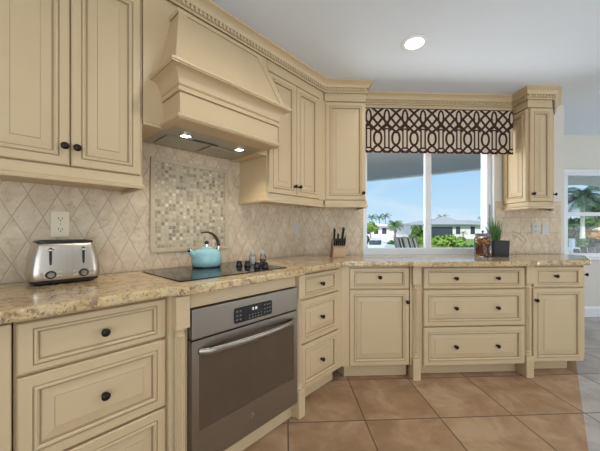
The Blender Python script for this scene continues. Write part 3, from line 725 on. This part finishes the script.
pt = empty('potted_plant', (1.922, 2.51, .9182), .0, 'black square pot of spiky green grass plant beside the glass jar', 'plant')
sq = lambda w, z: [(-w / 2, -w / 2, z), (w / 2, -w / 2, z), (w / 2, w / 2, z), (-w / 2, w / 2, z)]
MB().loft([sq(.136, 0), sq(.146, .146), sq(.132, .146), sq(.128, .120)]).build('pot', 'pot_black', pt, .004)
MB().box(-.062, .062, -.062, .062, .118, .128).build('soil', 'soil', pt)
bl = MB()
def blade(mb, az, L, lean, droop, w, m=0, base=(0, 0)):
    pts = []; x = 0; z = .125; th = lean; n = 9
    for i in range(n + 1):
        k = i / n; pts.append((x, z, w * (1 - k ** 1.6) + .0004)); x += L / n * math.sin(th); z += L / n * math.cos(th); th += droop / n
    ca, sa = math.cos(az), math.sin(az); vs = []
    for x_, z_, ww in pts: vs += [(base[0] + ca * x_ - sa * ww, base[1] + sa * x_ + ca * ww, z_), (base[0] + ca * x_ + sa * ww, base[1] + sa * x_ - ca * ww, z_ + .001)]
    mb.add(vs, [(2 * i, 2 * i + 1, 2 * i + 3, 2 * i + 2) for i in range(n)], m)
for i in range(95): blade(bl, random.uniform(0, 6.28), random.uniform(.12, .25), random.uniform(.0, .45), random.uniform(0, .5), random.uniform(.004, .0075), 0, (random.uniform(-.026, .026) - .012, random.uniform(-.02, .02)))
bl.build('grass_blades', 'blade_green', pt, weld=False)
bl = MB()
for az, L, le, dr_ in ((0.05, .32, .75, 1.9), (.3, .30, .55, 1.5), (-.2, .24, .6, 1.3), (3.05, .30, .5, 1.75), (3.3, .26, .4, 1.5), (-.05, .36, .5, 2.4), (2.9, .20, .8, 1.2)): blade(bl, az, L, le, dr_, .0048)
bl.build('arching_blades', 'blade_brown', pt, weld=False)

# ------------------------------------------------------------------ outlets
def outlet(name, loc, rz, w, h, mat, lab, sockets=True, rocker=False):
    t = empty(name, loc, rz, lab, 'outlet' if sockets else 'switch')
    MB().box(-w / 2, w / 2, -.005, 0, -h / 2, h / 2).build('plate', mat, t, .002)
    if sockets:
        for dz in (-.026, .026):
            rr = [(x, z) for x, z in rrect(-.017, .017, dz - .014, dz + .014, .010)]
            sk = MB().loft([[(x, y, z) for x, z in rr] for y in (-.005, -.0075)]).build('socket', mat, t)
            MB().box(-.0085, -.0055, -.0080, -.0074, dz - .002, dz + .008).box(.0055, .0085, -.0080, -.0074, dz - .002, dz + .007).box(-.0025, .0025, -.0080, -.0074, dz - .010, dz - .005).build('slots', 'dark_gap', sk)
    if rocker: MB().box(-.016, .016, -.009, -.005, -.033, .033).build('rocker', mat, t, .002)
    sc_ = MB(); sc_.X = Matrix.Rotation(PI / 2, 4, 'X')
    (sc_.lathe([(.001, .0053), (.003, .0053), (.0028, .006), (.001, .006)], 10) if sockets else sc_.lathe([(.001, .005), (.003, .005), (.0028, .006), (.001, .006)], 10, (0, .048, 0))).build('screw', 'chrome', t)
outlet('wall_outlet', Lp(.242, NW - .0103, 1.183), A45, .070, .125, 'ivory', 'ivory double wall outlet on the tile just above the toaster')
outlet('light_switch', Lp(1.945, NW - .0103, 1.172), A45, .062, .118, 'pale_plate', 'pale switch plate on the tile left of the knife block', False, True)
outlet('wall_outlet', (2.515, YW - .0103, 1.172), 0, .075, .120, 'pale_plate', 'pale grey outlet plate on the tile right of the potted plant')
outlet('light_switch', (2.620, YW - .0103, 1.172), 0, .075, .118, 'pale_plate', 'blank pale switch plate on the tile at the far right of the counter', False, False)

# ------------------------------------------------------------------ valance
va = empty('valance', (.705, 2.598, 0), 0, 'brown and tan trellis-patterned window valance above the kitchen window', 'valance')
VW, z0, z1 = 2.155 - .705, 1.876, 2.294
P = .1722; X0 = .058                                              # pattern repeat and first axis
scal = []
NS = 400
for i in range(NS + 1):
    x = VW * i / NS; scal.append((x, z0 + .016 * (1 - abs(math.cos(PI * (x - X0) / (P / 2)))) ** 1.0))
vs = [(x, y, z) for y in (0, .004) for x, z in scal]; k = len(scal)
vs += [(x, y, z1) for y in (0, .004) for x, z in scal]
fs = []
for i in range(k - 1):
    fs += [(i, i + 1, 2 * k + i + 1, 2 * k + i), (k + i + 1, k + i, 3 * k + i, 3 * k + i + 1), (i + 1, i, k + i, k + i + 1), (2 * k + i, 2 * k + i + 1, 3 * k + i + 1, 3 * k + i)]
MBv = MB().add(vs, fs)
ly = [0]
def ribbon(pts, w=.0215):
    ly[0] += 1; yb = -.0008 - .00002 * (ly[0] % 40)
    P_ = [Vector(p) for p in pts]; vs = []
    for i, p in enumerate(P_):
        t_ = (P_[min(i + 1, len(P_) - 1)] - P_[max(i - 1, 0)])
        if t_.length < 1e-7: t_ = Vector((1, 0))
        t_.normalize(); nn = Vector((-t_.y, t_.x)) * w / 2
        for s_ in (1, -1): vs.append((min(VW, max(0, p.x + nn.x * s_)), yb, min(z1, max(z0, p.y + nn.y * s_))))
    m = len(P_); MBv.add(vs, [(2 * i, 2 * i + 1, 2 * i + 3, 2 * i + 2) for i in range(m - 1)], 1)
def smooth_line(pts, n=6):
    P_ = [Vector(p) for p in pts]; P_ = [P_[0] * 2 - P_[1]] + P_ + [P_[-1] * 2 - P_[-2]]; o = []
    for i in range(1, len(P_) - 2):
        a_, b_, c_, d_ = P_[i - 1:i + 3]
        for k in range(n):
            t_ = k / n; o.append(.5 * ((2 * b_) + (c_ - a_) * t_ + (2 * a_ - 5 * b_ + 4 * c_ - d_) * t_ ** 2 + (3 * b_ - a_ - 3 * c_ + d_) * t_ ** 3))
    return o + [P_[-2]]
def motif(xc, pts, w=.0215, sm_=True):                            # pts in a 131 x 320 motif grid
    q_ = [(xc + dx / 131 * P, z1 - dy / 320 * (z1 - z0)) for dx, dy in pts]
    if sm_: q_ = [tuple(v) for v in smooth_line(q_)]
    q_ = [p for p in q_ if -.012 < p[0] < VW + .012]
    if len(q_) > 1: ribbon(q_, w)
ell = lambda cx_, cy_, a_, b_: [(cx_ + a_ * math.cos(2 * PI * i / 24), cy_ + b_ * math.sin(2 * PI * i / 24)) for i in range(25)]
for r in range(-1, 10):
    xc = X0 + r * P
    motif(xc, ell(0, 64, 18, 50), .018, False)                    # narrow eye on the upper row
    motif(xc, ell(65.5, 214, 27, 48), .021, False)                # large eye on the lower row
    for sg in (-1, 1):
        f = lambda pts: [((x if sg > 0 else -x), y) for x, y in pts]
        motif(xc, f([(24, 0), (65.5, 34), (101, 72), (131, 108), (166, 142), (196.5, 172)]), .021)
        motif(xc, f([(12, 62), (30, 72), (65.5, 114), (100, 148), (112, 160)]), .021)
        motif(xc, f([(65.5 - 12, 160), (65.5 + 12, 176)]), .021, False)
        motif(xc, f([(65.5 - 14, 254), (65.5 + 16, 276), (65.5 + 34, 296), (131, 316)]), .020)
        motif(xc, f([(15, 148), (15, 282)]), .015, False)
        motif(xc, f([(0, 120), (28, 146)]), .019, False)
        motif(xc, f([(34, 300), (14, 284), (0, 284)]), .016)
    motif(xc, [(-24, 148), (24, 148)], .014, False); motif(xc, [(-20, 283), (20, 283)], .013, False)
    motif(xc, [(-33, 298), (-20, 312), (0, 316), (20, 312), (33, 298)], .019); motif(xc, [(33, 298), (46, 312), (65.5, 316), (85, 312), (98, 298)], .019)
ribbon([(0, z1 - .004), (VW, z1 - .004)], .009)
MBv.build('fabric', ['fabric_tan', 'fabric_brown'], va, weld=False)
MB().box(0, VW, .0045, .020, z1 - .05, z1 - .004).build('mounting_board', 'cream', va)

# ------------------------------------------------------------------ ceiling downlights
def lamp(name, typ, loc, energy, colr, rot=(0, 0, 0), **kw):
    l = bpy.data.lights.new(name, typ); l.energy = energy; l.color = colr
    for k, v in kw.items(): setattr(l, k, v)
    o = bpy.data.objects.new(name, l); col.objects.link(o); o.location = loc; o.rotation_euler = rot; return o
WARM = (1., .965, .91)
def downlight(x, y, e, lab):
    t = empty('ceiling_light', (x, y, H), 0, lab, 'ceiling light', 'recessed ceiling lights')
    MB().lathe([(.088, -.0005), (.088, -.004), (.074, -.009), (.060, -.004), (.060, -.0005)], 36).build('trim_ring', 'white_trim', t, smooth=40)
    MB().lathe([(.001, -.003), (.0595, -.003), (.0595, -.001), (.001, -.001)], 36).build('lens', 'lamp_lens', t)
    lamp('downlight_lamp', 'AREA', (x, y, H - .012), e, WARM, shape='DISK', size=.13, spread=math.radians(150))
downlight(.873, 1.893, 2.2, 'round white recessed ceiling light, lit, in the ceiling before the window')
for (x, y) in ((.16, .98), (1.9, .55), (-.9, -.6), (1.0, -1.1), (2.9, -.6), (3.6, 1.0), (-.4, -2.3), (2.2, -2.4)):
    downlight(x, y, 4.3 if y > .9 else 4.0, 'round white recessed ceiling light behind the viewpoint, out of the photo')
for s_ in (.735, 1.090):
    x, y, z = Lp(s_, 1.515, 1.664); lamp('hood_lamp', 'SPOT', (x, y, z), 4.2, (1, .92, .80), spot_size=math.radians(120), spot_blend=.6, shadow_soft_size=.025)

# ------------------------------------------------------------------ outdoors
F_, CX_, CY_, HC, YAW = 284., 300., 231., 1.15, math.radians(2.8)
def gp(px, dist, z):                                              # a place outdoors at a bearing and distance
    u = (px - CX_) / F_; c, s = math.cos(YAW), math.sin(YAW); return Vector((dist * s + u * dist * c, dist * c - u * dist * s, z))
GZ = -.30
def mesh_poly(name, pts, z0, z1, mat): return MB().prism([(p[0], p[1]) for p in pts], z0, z1).build(name, mat)
tag(mesh_poly('lawn', [(1.5, 12.2), (60, 2.9), (140, 150), (62, 150), (14.1, 34.5), (13.2, 27.2)], GZ - 2, GZ, 'lawn'), 'bright green lawn beyond the window in front of the grey-roofed house', 'lawn', kind='structure')
tag(mesh_poly('canal', [(-60, 10), (40, 10), (40, 160), (-60, 160)], -1.35, -1.02, 'canal_water'), 'pale blue-green canal water beyond the patio', 'water', kind='structure')
struct(mesh_poly('patio', [(-6, 3.0), (2.69, 3.0), (2.69, 3.78), (14, 3.78), (14, 6.5), (2.6, 12.0), (-6, 12.0)], -2, -.04, 'concrete'))
tag(mesh_poly('far_bank', [(-40, 45), (13, 40.5), (14.0, 34.6), (61.8, 150), (-40, 150)], -2, -.32, 'concrete'), 'pale concrete bank across the canal', 'bank', kind='structure')
sw = MB(); pA, pB, pC = gp(366, 38.5, 0), gp(397, 27.5, 0), gp(404, 27, 0)
d_ = (pB - pA).normalized(); nn = Vector((d_.y, -d_.x, 0))
sw.prism([(p.x, p.y) for p in (pA - nn * .1 - d_ * 30, pB - nn * .1, pB + nn * 1.1, pA + nn * 1.1 - d_ * 30)], -.40, -.24)
dk = tag(sw.build('dock', 'concrete'), 'long white dock along the canal, seen through the left window pane', 'dock')
for i in range(9):
    p = pB + (pA - pB) * (i / 8.) + nn * .9
    MB().lathe([(.13, -1.3), (.13, -.41)], 8, (p.x, p.y, 0)).build('piling', 'bark', dk)

def house(name, c, ang, L, D, hw, hr, lab, wins, dark_porch=None, over=.6, roofmat='roof_grey'):
    t = empty(name, (c.x, c.y, GZ), ang, lab, 'house')
    MB().box(-L / 2, L / 2, 0, D, 0, hw).build('walls', 'stucco_white', t)
    e = over; rx = max(.05, L / 2 - D / 2 * .9)
    MB().add([(-L / 2 - e, -e, hw), (L / 2 + e, -e, hw), (L / 2 + e, D + e, hw), (-L / 2 - e, D + e, hw), (-rx, D / 2, hw + hr), (rx, D / 2, hw + hr), (-L / 2 - e, -e, hw + .12), (L / 2 + e, -e, hw + .12), (L / 2 + e, D + e, hw + .12), (-L / 2 - e, D + e, hw + .12)],
             [(0, 3, 2, 1), (0, 1, 7, 6), (1, 2, 8, 7), (2, 3, 9, 8), (3, 0, 6, 9), (6, 7, 5, 4), (7, 8, 5), (8, 9, 4, 5), (9, 6, 4)]).build('roof', roofmat, t)
    for (x, z, w, h) in wins: MB().box(x - w / 2, x + w / 2, -.06, .02, z, z + h).build('window', 'house_window', t)
    if dark_porch: x, w, h = dark_porch; MB().box(x - w / 2, x + w / 2, -.08, .03, .1, h).build('screened_porch', 'house_window', t)
    return t
hs = house('house', gp(458, 52, 0), -.10, 17.0, 9, 2.55, 1.05, 'white house with grey hip roof and dark porch beyond the lawn', [(.0, .9, .75, 1.35), (2.6, .9, .75, 1.35), (5.2, .5, .6, 1.6)], (-3.0, 4.0, 2.2))
# front hip of the roof, higher than the main ridge
MB().add([(-5.8, -.7, 2.64), (2.4, -.7, 2.64), (2.4, 8, 2.64), (-5.8, 8, 2.64), (-1.2, 3.2, 4.35)], [(0, 1, 4), (1, 2, 4), (2, 3, 4), (3, 0, 4), (3, 2, 1, 0)]).build('front_roof', 'roof_grey', hs)
house('house', gp(370, 62, 0), .12, 10, 7, 2.5, .9, 'low white house with dark windows across the canal, at the left of the window', [(-2.4 + i * 1.9, .8, 1.0, 1.3) for i in range(4)], roofmat='stucco_white')
house('house', gp(404, 104, 0), .0, 20, 8, 2.3, 1.3, 'distant grey-roofed white house behind the round palm', [(-3, .9, 1.2, 1.0), (0, .9, 1.2, 1.0)])
# boats moored at the dock: hull + cabin
def boat(px, dist, L, lab):
    p = gp(px, dist, -1.0); t = empty('boat', p, -.45, lab, 'boat')
    MB().loft([[(x * L, y * w_, z) for x, y in ((-.5, -.5), (.25, -.5), (.5, 0), (.25, .5), (-.5, .5))] for z, w_ in ((.0, 1.3), (.5, 1.9), (.95, 2.1))]).build('hull', 'hull_white', t)
    MB().box(-L * .2, L * .1, -.6, .6, .96, 1.35).build('console', 'hull_dark', t, .05)
boat(377, 25, 3.0, 'white boat with dark console moored at the far dock'); 

# vegetation
def leafy(mb, c, rx, ry, rz, n, s, m=0):
    for i in range(n):
        d = Vector((random.gauss(0, 1), random.gauss(0, 1), random.gauss(0, 1))).normalized()
        k = random.uniform(.50, 1.08); p = Vector((c[0] + d.x * rx * k, c[1] + d.y * ry * k, c[2] + d.z * rz * k))
        a_ = Vector((random.gauss(0, 1), random.gauss(0, 1), random.gauss(0, 1))).normalized(); b_ = a_.cross(d + Vector((.01, .3, .2))).normalized(); L = s * random.uniform(.6, 1.3)
        mb.add([tuple(p - a_ * L), tuple(p + b_ * L * .45), tuple(p + a_ * L), tuple(p - b_ * L * .45)], [(0, 1, 2, 3)], m)
def bush(name, loc, lumps, n, s, mat, lab, cat='bush', group=None, trunk=None):
    t = empty(name, loc, 0, lab, cat, group); mb = MB()
    for (x, y, z, r) in lumps:
        leafy(mb, (x, y, z), r, r, r * .9, int(n * 1.7), s); mb.sphere((x, y, z), r * .62, r * .62, r * .55, 8, 6)
    mb.build('foliage', mat, t, weld=False)
    MB().tube([(0, 0, -.02), (0, 0, lumps[0][2])], trunk or .05, 6).build('trunk', 'bark', t)
def palm(px, dist, zb, hgt, cr, nf, lab, mat='palm_green', tr=.12, trunk='bark', lean=(0, 0), droop=1.7, group=None):
    p = gp(px, dist, zb); t = empty('palm_tree', p, 0, lab, 'palm tree', group)
    tip = Vector((lean[0], lean[1], hgt))
    MB().tube([(0, 0, 0), tuple(tip * .35 + Vector((lean[0] * -.1, 0, 0))), tuple(tip * .7), tuple(tip)], [tr * 1.25, tr, tr * .9, tr * .8], 8).build('trunk', trunk, t, smooth=60)
    mb = MB()
    for i in range(nf):
        az = 2 * PI * (i * .382) + random.uniform(-.15, .15); th = .15 + 1.75 * ((i + .5) / nf) ** .9; L = cr * random.uniform(.92, 1.12); n = 12
        pts = []; q_ = Vector((0, 0, 0)); hd_ = Vector((math.cos(az), math.sin(az), 0)); a_ = th
        for k in range(n + 1):
            pts.append((q_.copy(), a_)); q_ = q_ + (hd_ * math.sin(a_) + Vector((0, 0, math.cos(a_)))) * L / n; a_ += droop / n * (.5 + k / n) * (1.2 - .35 * th)
        sd = Vector((-hd_.y, hd_.x, 0))
        for k in range(1, n):
            c_, aa = pts[k]; fwd = (pts[k + 1][0] - c_).normalized(); nl = L * .30 * math.sin(PI * (k + 1.2) / (n + 2)) ** .7; w = L * .030
            for sg in (-1, 1):
                e = c_ + sd * sg * nl * .8 + fwd * nl * .55 + Vector((0, 0, -nl * .38)); o_ = fwd * w
                mb.add([tuple(tip + c_ - o_), tuple(tip + c_ + o_), tuple(tip + e + o_ * .15), tuple(tip + e - o_ * .15)], [(0, 1, 2, 3)])
        mb.tube([tuple(tip + v[0]) for v in pts], [L * .012 * (1 - .8 * k / n) for k in range(n + 1)], 4)
    mb.build('fronds', mat, t, weld=False)
palm(395, 30, GZ, 2.05, 1.0, 34, 'full round palm tree in front of the distant houses in the left pane', tr=.14, droop=1.9)
palm(442.5, 75, GZ, 4.9, 1.75, 18, 'tall palm rising behind the grey-roofed house', tr=.15, mat='palm_green')
palm(372, 78, GZ, 5.2, 1.7, 14, 'leftmost dark palm above the low white house', mat='palm_dark')
palm(379.5, 80, GZ, 5.2, 1.7, 14, 'middle dark palm above the low white house', mat='palm_dark')
palm(385.5, 77, GZ, 5.4, 1.7, 14, 'right dark palm above the low white house, slightly taller', mat='palm_dark')
palm(481.5, 80, GZ, 5.0, 1.2, 12, 'small far palm at the right edge of the window behind the roof', mat='palm_dark')
palm(463.5, 50, GZ, 1.1, .75, 12, 'young palm on the lawn against the white house wall', tr=.07)
bush('tree', gp(370.5, 54, GZ), [(0, 0, 2.3, 1.0), (.7, 0, 2.0, .8)], 260, .25, 'leaf_light', 'yellow-green tree by the low white house at the left of the window', 'tree', None, .15)
bush('tree', gp(417, 45, GZ), [(0, 0, 1.5, .95), (.7, 0, .8, .8), (-.5, 0, .5, .7)], 220, .26, 'leaf_mid', 'rounded green tree left of the window mullion', 'tree', None, .12)
bush('bush', gp(415, 32, GZ), [(0, 0, .3, .65), (.8, .1, .2, .6)], 200, .18, 'leaf_light', 'low light green shrub below the rounded tree, left of the mullion')
bush('bush', gp(391.5, 26, GZ), [(0, 0, .2, .42)], 160, .14, 'leaf_mid', 'small dark green shrub at the foot of the round palm')
bush('bush', gp(431, 30.5, GZ), [(0, 0, .25, .6), (.5, 0, .35, .55), (-.6, .2, .2, .5)], 260, .17, 'leaf_light', 'light green hedge bush just right of the mullion')
bush('bush', gp(448.5, 27, GZ), [(0, 0, .50, .72), (.85, 0, .30, .66), (-.75, 0, .40, .62), (1.3, .2, .10, .5)], 280, .17, 'leaf_light', 'larger light green bush in front of the dark porch')
bush('bush', gp(462, 40, GZ), [(0, 0, .25, .45)], 120, .14, 'leaf_dark', 'small dark bush at the foot of the house wall')
# low edging in front of the lawn
bush('hedge', gp(470, 24.5, GZ), [(-1.2, 0, -.05, .34), (-.5, 0, -.02, .34), (.2, 0, -.05, .34), (.9, 0, -.02, .34), (1.6, 0, -.05, .34)], 150, .11, 'leaf_mid', 'low clipped green hedge along the near edge of the lawn', 'hedge')

# lanai ceiling outside the window
struct(mesh_poly('lanai_ceiling', [(-3, 2.97), (2.69, 2.97), (2.69, 3.78), (7.2, 3.78), (-3 + 10.0, 11.47 - 7.57), (2.09, 7.43), (-3, 11.28)], 2.492, 2.62, 'soffit'))
dl = Vector((2.1, -1.59, 0)).normalized(); e0 = Vector((2.09, 7.43, 0))
struct(MB().sweep([tuple((e0 - dl * 6.3)[:2]), tuple((e0 + dl * 6.0)[:2])], [(-.10, 2.43 + .035), (.02, 2.43 + .035), (.02, 2.66), (-.10, 2.66)]).build('trim_5', 'white_trim'))
pA, pB, pC, pD = gp(560, 5.1, 0), gp(566, 8.4, 0), gp(640, 8.7, 0), gp(640, 5.1, 0)
struct(MB().prism([(p.x, p.y) for p in (pA, pD, pC, gp(598, 8.75, 0), gp(582, 8.35, 0), pB)], 2.50, 2.62).build('dining_lanai_ceiling', 'soffit'))

# striped sling chair on the patio
lc = empty('lounge_chair', gp(415, 5.2, -.04), .12, 'striped sling-back patio chair outside the left window pane', 'patio chair')
XR = Matrix.Translation((0, 0, .42)) @ Matrix.Rotation(math.radians(-28), 4, 'X')
sgm = [('sling_slate', .05), ('sling_navy', .035), ('sling_cream', .025), ('sling_navy', .04), ('sling_slate', .025), ('sling_cream', .06), ('sling_navy', .035), ('sling_cream', .02), ('sling_slate', .04), ('sling_navy', .03), ('sling_cream', .04)]
tot = sum(w for _, w in sgm); x = -.21; mb = MB(); names = ['sling_slate', 'sling_navy', 'sling_cream']; seat = MB()
mb.X = XR
for nm_, w in sgm:
    w2_ = w / tot * .42; mb.box(x, x + w2_, 0, .006, 0, .72, names.index(nm_)); seat.box(x, x + w2_, -.45, 0, .40, .408, names.index(nm_)); x += w2_
mb.build('back_sling', names, lc); seat.build('seat_sling', names, lc)
f_ = MB()
for sx in (-.225, .225):
    f_.X = XR; f_.tube([(sx, .003, -.02), (sx, .003, .73)], .014, 8)
    f_.X = Matrix.Identity(4); f_.tube([(sx, .02, .41), (sx, -.46, .41)], .014, 8)
f_.X = XR; f_.tube([(-.225, .003, .725), (.225, .003, .725)], .014, 8); f_.X = Matrix.Identity(4)
f_.build('frame', 'roof_grey', lc, smooth=60)
for sx in (-.225, .225):
    for sy in (-.42, .10): MB().tube([(sx, sy, 0), (sx, sy * .9, .41)], .013, 8).build('leg', 'roof_grey', lc, smooth=60)
# dark curved patio heater-like post at the left edge of the pane
pc = empty('garden_hook', gp(366.4, 5.6, -.04), 0, 'slim black curved garden hook outside at the left edge of the window', 'garden hook')
MB().tube([(0, 0, 0), (0, 0, .92), (.02, 0, .98), (.045, 0, 1.02), (.03, 0, 1.07), (.0, 0, 1.11)], [.02, .02, .024, .026, .022, .014], 8).build('post', 'frame_black', pc, smooth=60)

# garden seen through the dining window
palm(582.5, 30, GZ, 5.0, 2.5, 34, 'big palm with pale trunk outside the dining window', 'palm_dark', .20, 'bark_pale', droop=2.3)
bush('tree', gp(571, 40, GZ), [(0, 0, 1.8, 1.7), (-1.5, 0, 1.6, 1.6), (1.4, 0, 1.2, 1.5)], 320, .4, 'leaf_dark', 'dark green tree left of the pale palm trunk, dining window', 'tree', None, .15)
bush('tree', gp(588, 58, GZ), [(0, 0, 2.4, 2.2), (2.2, 0, 2.0, 2.0), (-2.2, 1, 1.8, 2.0)], 320, .5, 'leaf_mid', 'broad green tree behind the palm, dining window', 'tree', None, .18)
bush('tree', gp(600, 45, GZ), [(0, 0, 5.0, 1.8), (2.0, 0, 5.6, 2.0)], 260, .4, 'leaf_dark', 'high dark foliage at the right edge of the dining window', 'tree', None, .15)
bush('bush', gp(591.5, 31, GZ), [(0, 0, .9, .8), (.6, 0, 1.3, .6)], 240, .2, 'leaf_orange', 'orange-tinged shrub right of the palm trunk, dining window')
bush('bush', gp(574, 26, GZ), [(0, 0, .1, .6), (1.0, 0, .1, .6), (-.9, 0, .1, .6)], 220, .2, 'leaf_mid', 'low green bush left of the palm trunk, dining window')
bush('bush', gp(588, 27, GZ), [(0, 0, .2, .65), (.9, 0, .1, .6)], 220, .2, 'leaf_dark', 'low dark bush at the foot of the palm trunk, dining window')
house('garden_house', gp(640, 22, 0), -.75, 3.4, 2.6, 1.5, .7, 'small white garden house with tan roof outside the dining window', [(0, .8, .7, .8)], roofmat='sling_cream')
ch = empty('adirondack_chair', gp(588, 6.4, -.04), -.5, 'black slat-back garden chair outside the dining window', 'patio chair')
for i in range(6):
    h_ = (.70, .80, .86, .89, .93, .95)[i]; x = -.33 + i * .128
    o = MB(); o.X = Matrix.Translation((0, 0, .30)) @ Matrix.Rotation(math.radians(-18), 4, 'X')
    o.prism([(x, 0), (x + .112, 0), (x + .112, .02), (x, .02)], 0, h_ - .30).build('slat', 'frame_black', ch, .006)
MB().box(-.35, .46, -.5, .0, .27, .30).build('seat', 'frame_black', ch)
for sx in (-.33, .43):
    for sy in (-.46, -.02): MB().box(sx - .03, sx + .03, sy - .03, sy + .03, 0, .269).build('leg', 'frame_black', ch)
    MB().box(sx - .05, sx + .05, -.55, .12, .52, .545).build('armrest', 'frame_black', ch)
fd = empty('white_post', gp(572, 9, -.04), 0, 'white railing post with crossbar outside the dining window', 'post')
MB().box(-.05, .05, -.05, .05, 0, .95).build('upright', 'white_trim', fd); MB().box(-.9, .25, -.03, .03, .58, .66).build('crossbar', 'white_trim', fd)

# ------------------------------------------------------------------ sky, sun and added fill lamps
w = bpy.data.worlds.new('sky'); bpy.context.scene.world = w; w.use_nodes = True
t = w.node_tree; t.nodes.clear()
class WN(Nodes):
    def __init__(s): s.t = t
n = WN(); ou = n.n('ShaderNodeOutputWorld'); bg = n.n('ShaderNodeBackground'); tc = n.n('ShaderNodeTexCoord').outputs['Generated']
z = n.sep(tc)[2]
sky = n.ramp(z, [(.0, c4(.66, .84, .95)), (.06, c4(.56, .79, .96)), (.20, c4(.40, .67, .94)), (.5, c4(.18, .44, .82))])
mp = n.n('ShaderNodeMapping'); n.l(tc, mp.inputs[0]); mp.inputs['Scale'].default_value = (1.5, 1.5, 6.)
cl = n.noise(mp.outputs[0], 1.7, 6, .6, .4)
sky = n.mix(n.math('MULTIPLY', n.ramp(cl, [(.46, c4(0, 0, 0)), (.70, c4(1, 1, 1))]), .6), sky, c4(.86, .92, .97))
n.l(sky, bg.inputs[0]); bg.inputs[1].default_value = 1.0; n.l(bg.outputs[0], ou.inputs[0])
lamp('sun', 'SUN', (0, 0, 20), 4.6, (1, .96, .88), (math.radians(42), 0, math.radians(-28)), angle=math.radians(1))
lamp('rear_fill', 'AREA', (1.0, -4.15, 1.0), 62, (.90, .95, 1.), (math.radians(118), 0, 0), shape='RECTANGLE', size=5.6, size_y=1.9, spread=math.radians(110))  # added unseen lamp behind the camera, tilted up for soft room light
lamp('ceiling_fill', 'AREA', (1.42, 3.45, .55), 35, (1., .98, .94), (math.radians(152), 0, math.radians(180)), shape='RECTANGLE', size=1.6, size_y=.7)  # added lamp hidden below the sill, throws light up onto the ceiling
lamp('side_panel_fill', 'AREA', (.15, 4.1, 1.75), 9, (1., .99, .96), (math.radians(92), 0, math.radians(234)), shape='RECTANGLE', size=.9, size_y=.9, spread=math.radians(100))  # added unseen lamp aimed through the window at right jamb and side panel
lamp('dining_fill', 'AREA', (7.15, .6, 1.2), 120, (.92, .96, 1.), (math.radians(135), 0, math.radians(90)), shape='RECTANGLE', size=4.0, size_y=2.1)  # added unseen lamp before the closed right wall, brightens the dining end

# ------------------------------------------------------------------ camera and view
cam = bpy.data.cameras.new('camera'); co = bpy.data.objects.new('camera', cam); col.objects.link(co)
cam.sensor_fit = 'HORIZONTAL'; cam.sensor_width = 36; cam.lens = 284. / 600 * 36; cam.shift_y = 5.5 / 600; cam.clip_start = .05; cam.clip_end = 500
co.location = (0, 0, 1.15); co.rotation_euler = (PI / 2, 0, -YAW)
sc = bpy.context.scene; sc.camera = co
sc.view_settings.view_transform = 'Standard'; sc.view_settings.look = 'None'; sc.view_settings.exposure = 0.; sc.view_settings.gamma = 1; sc.view_settings.use_curve_mapping = False
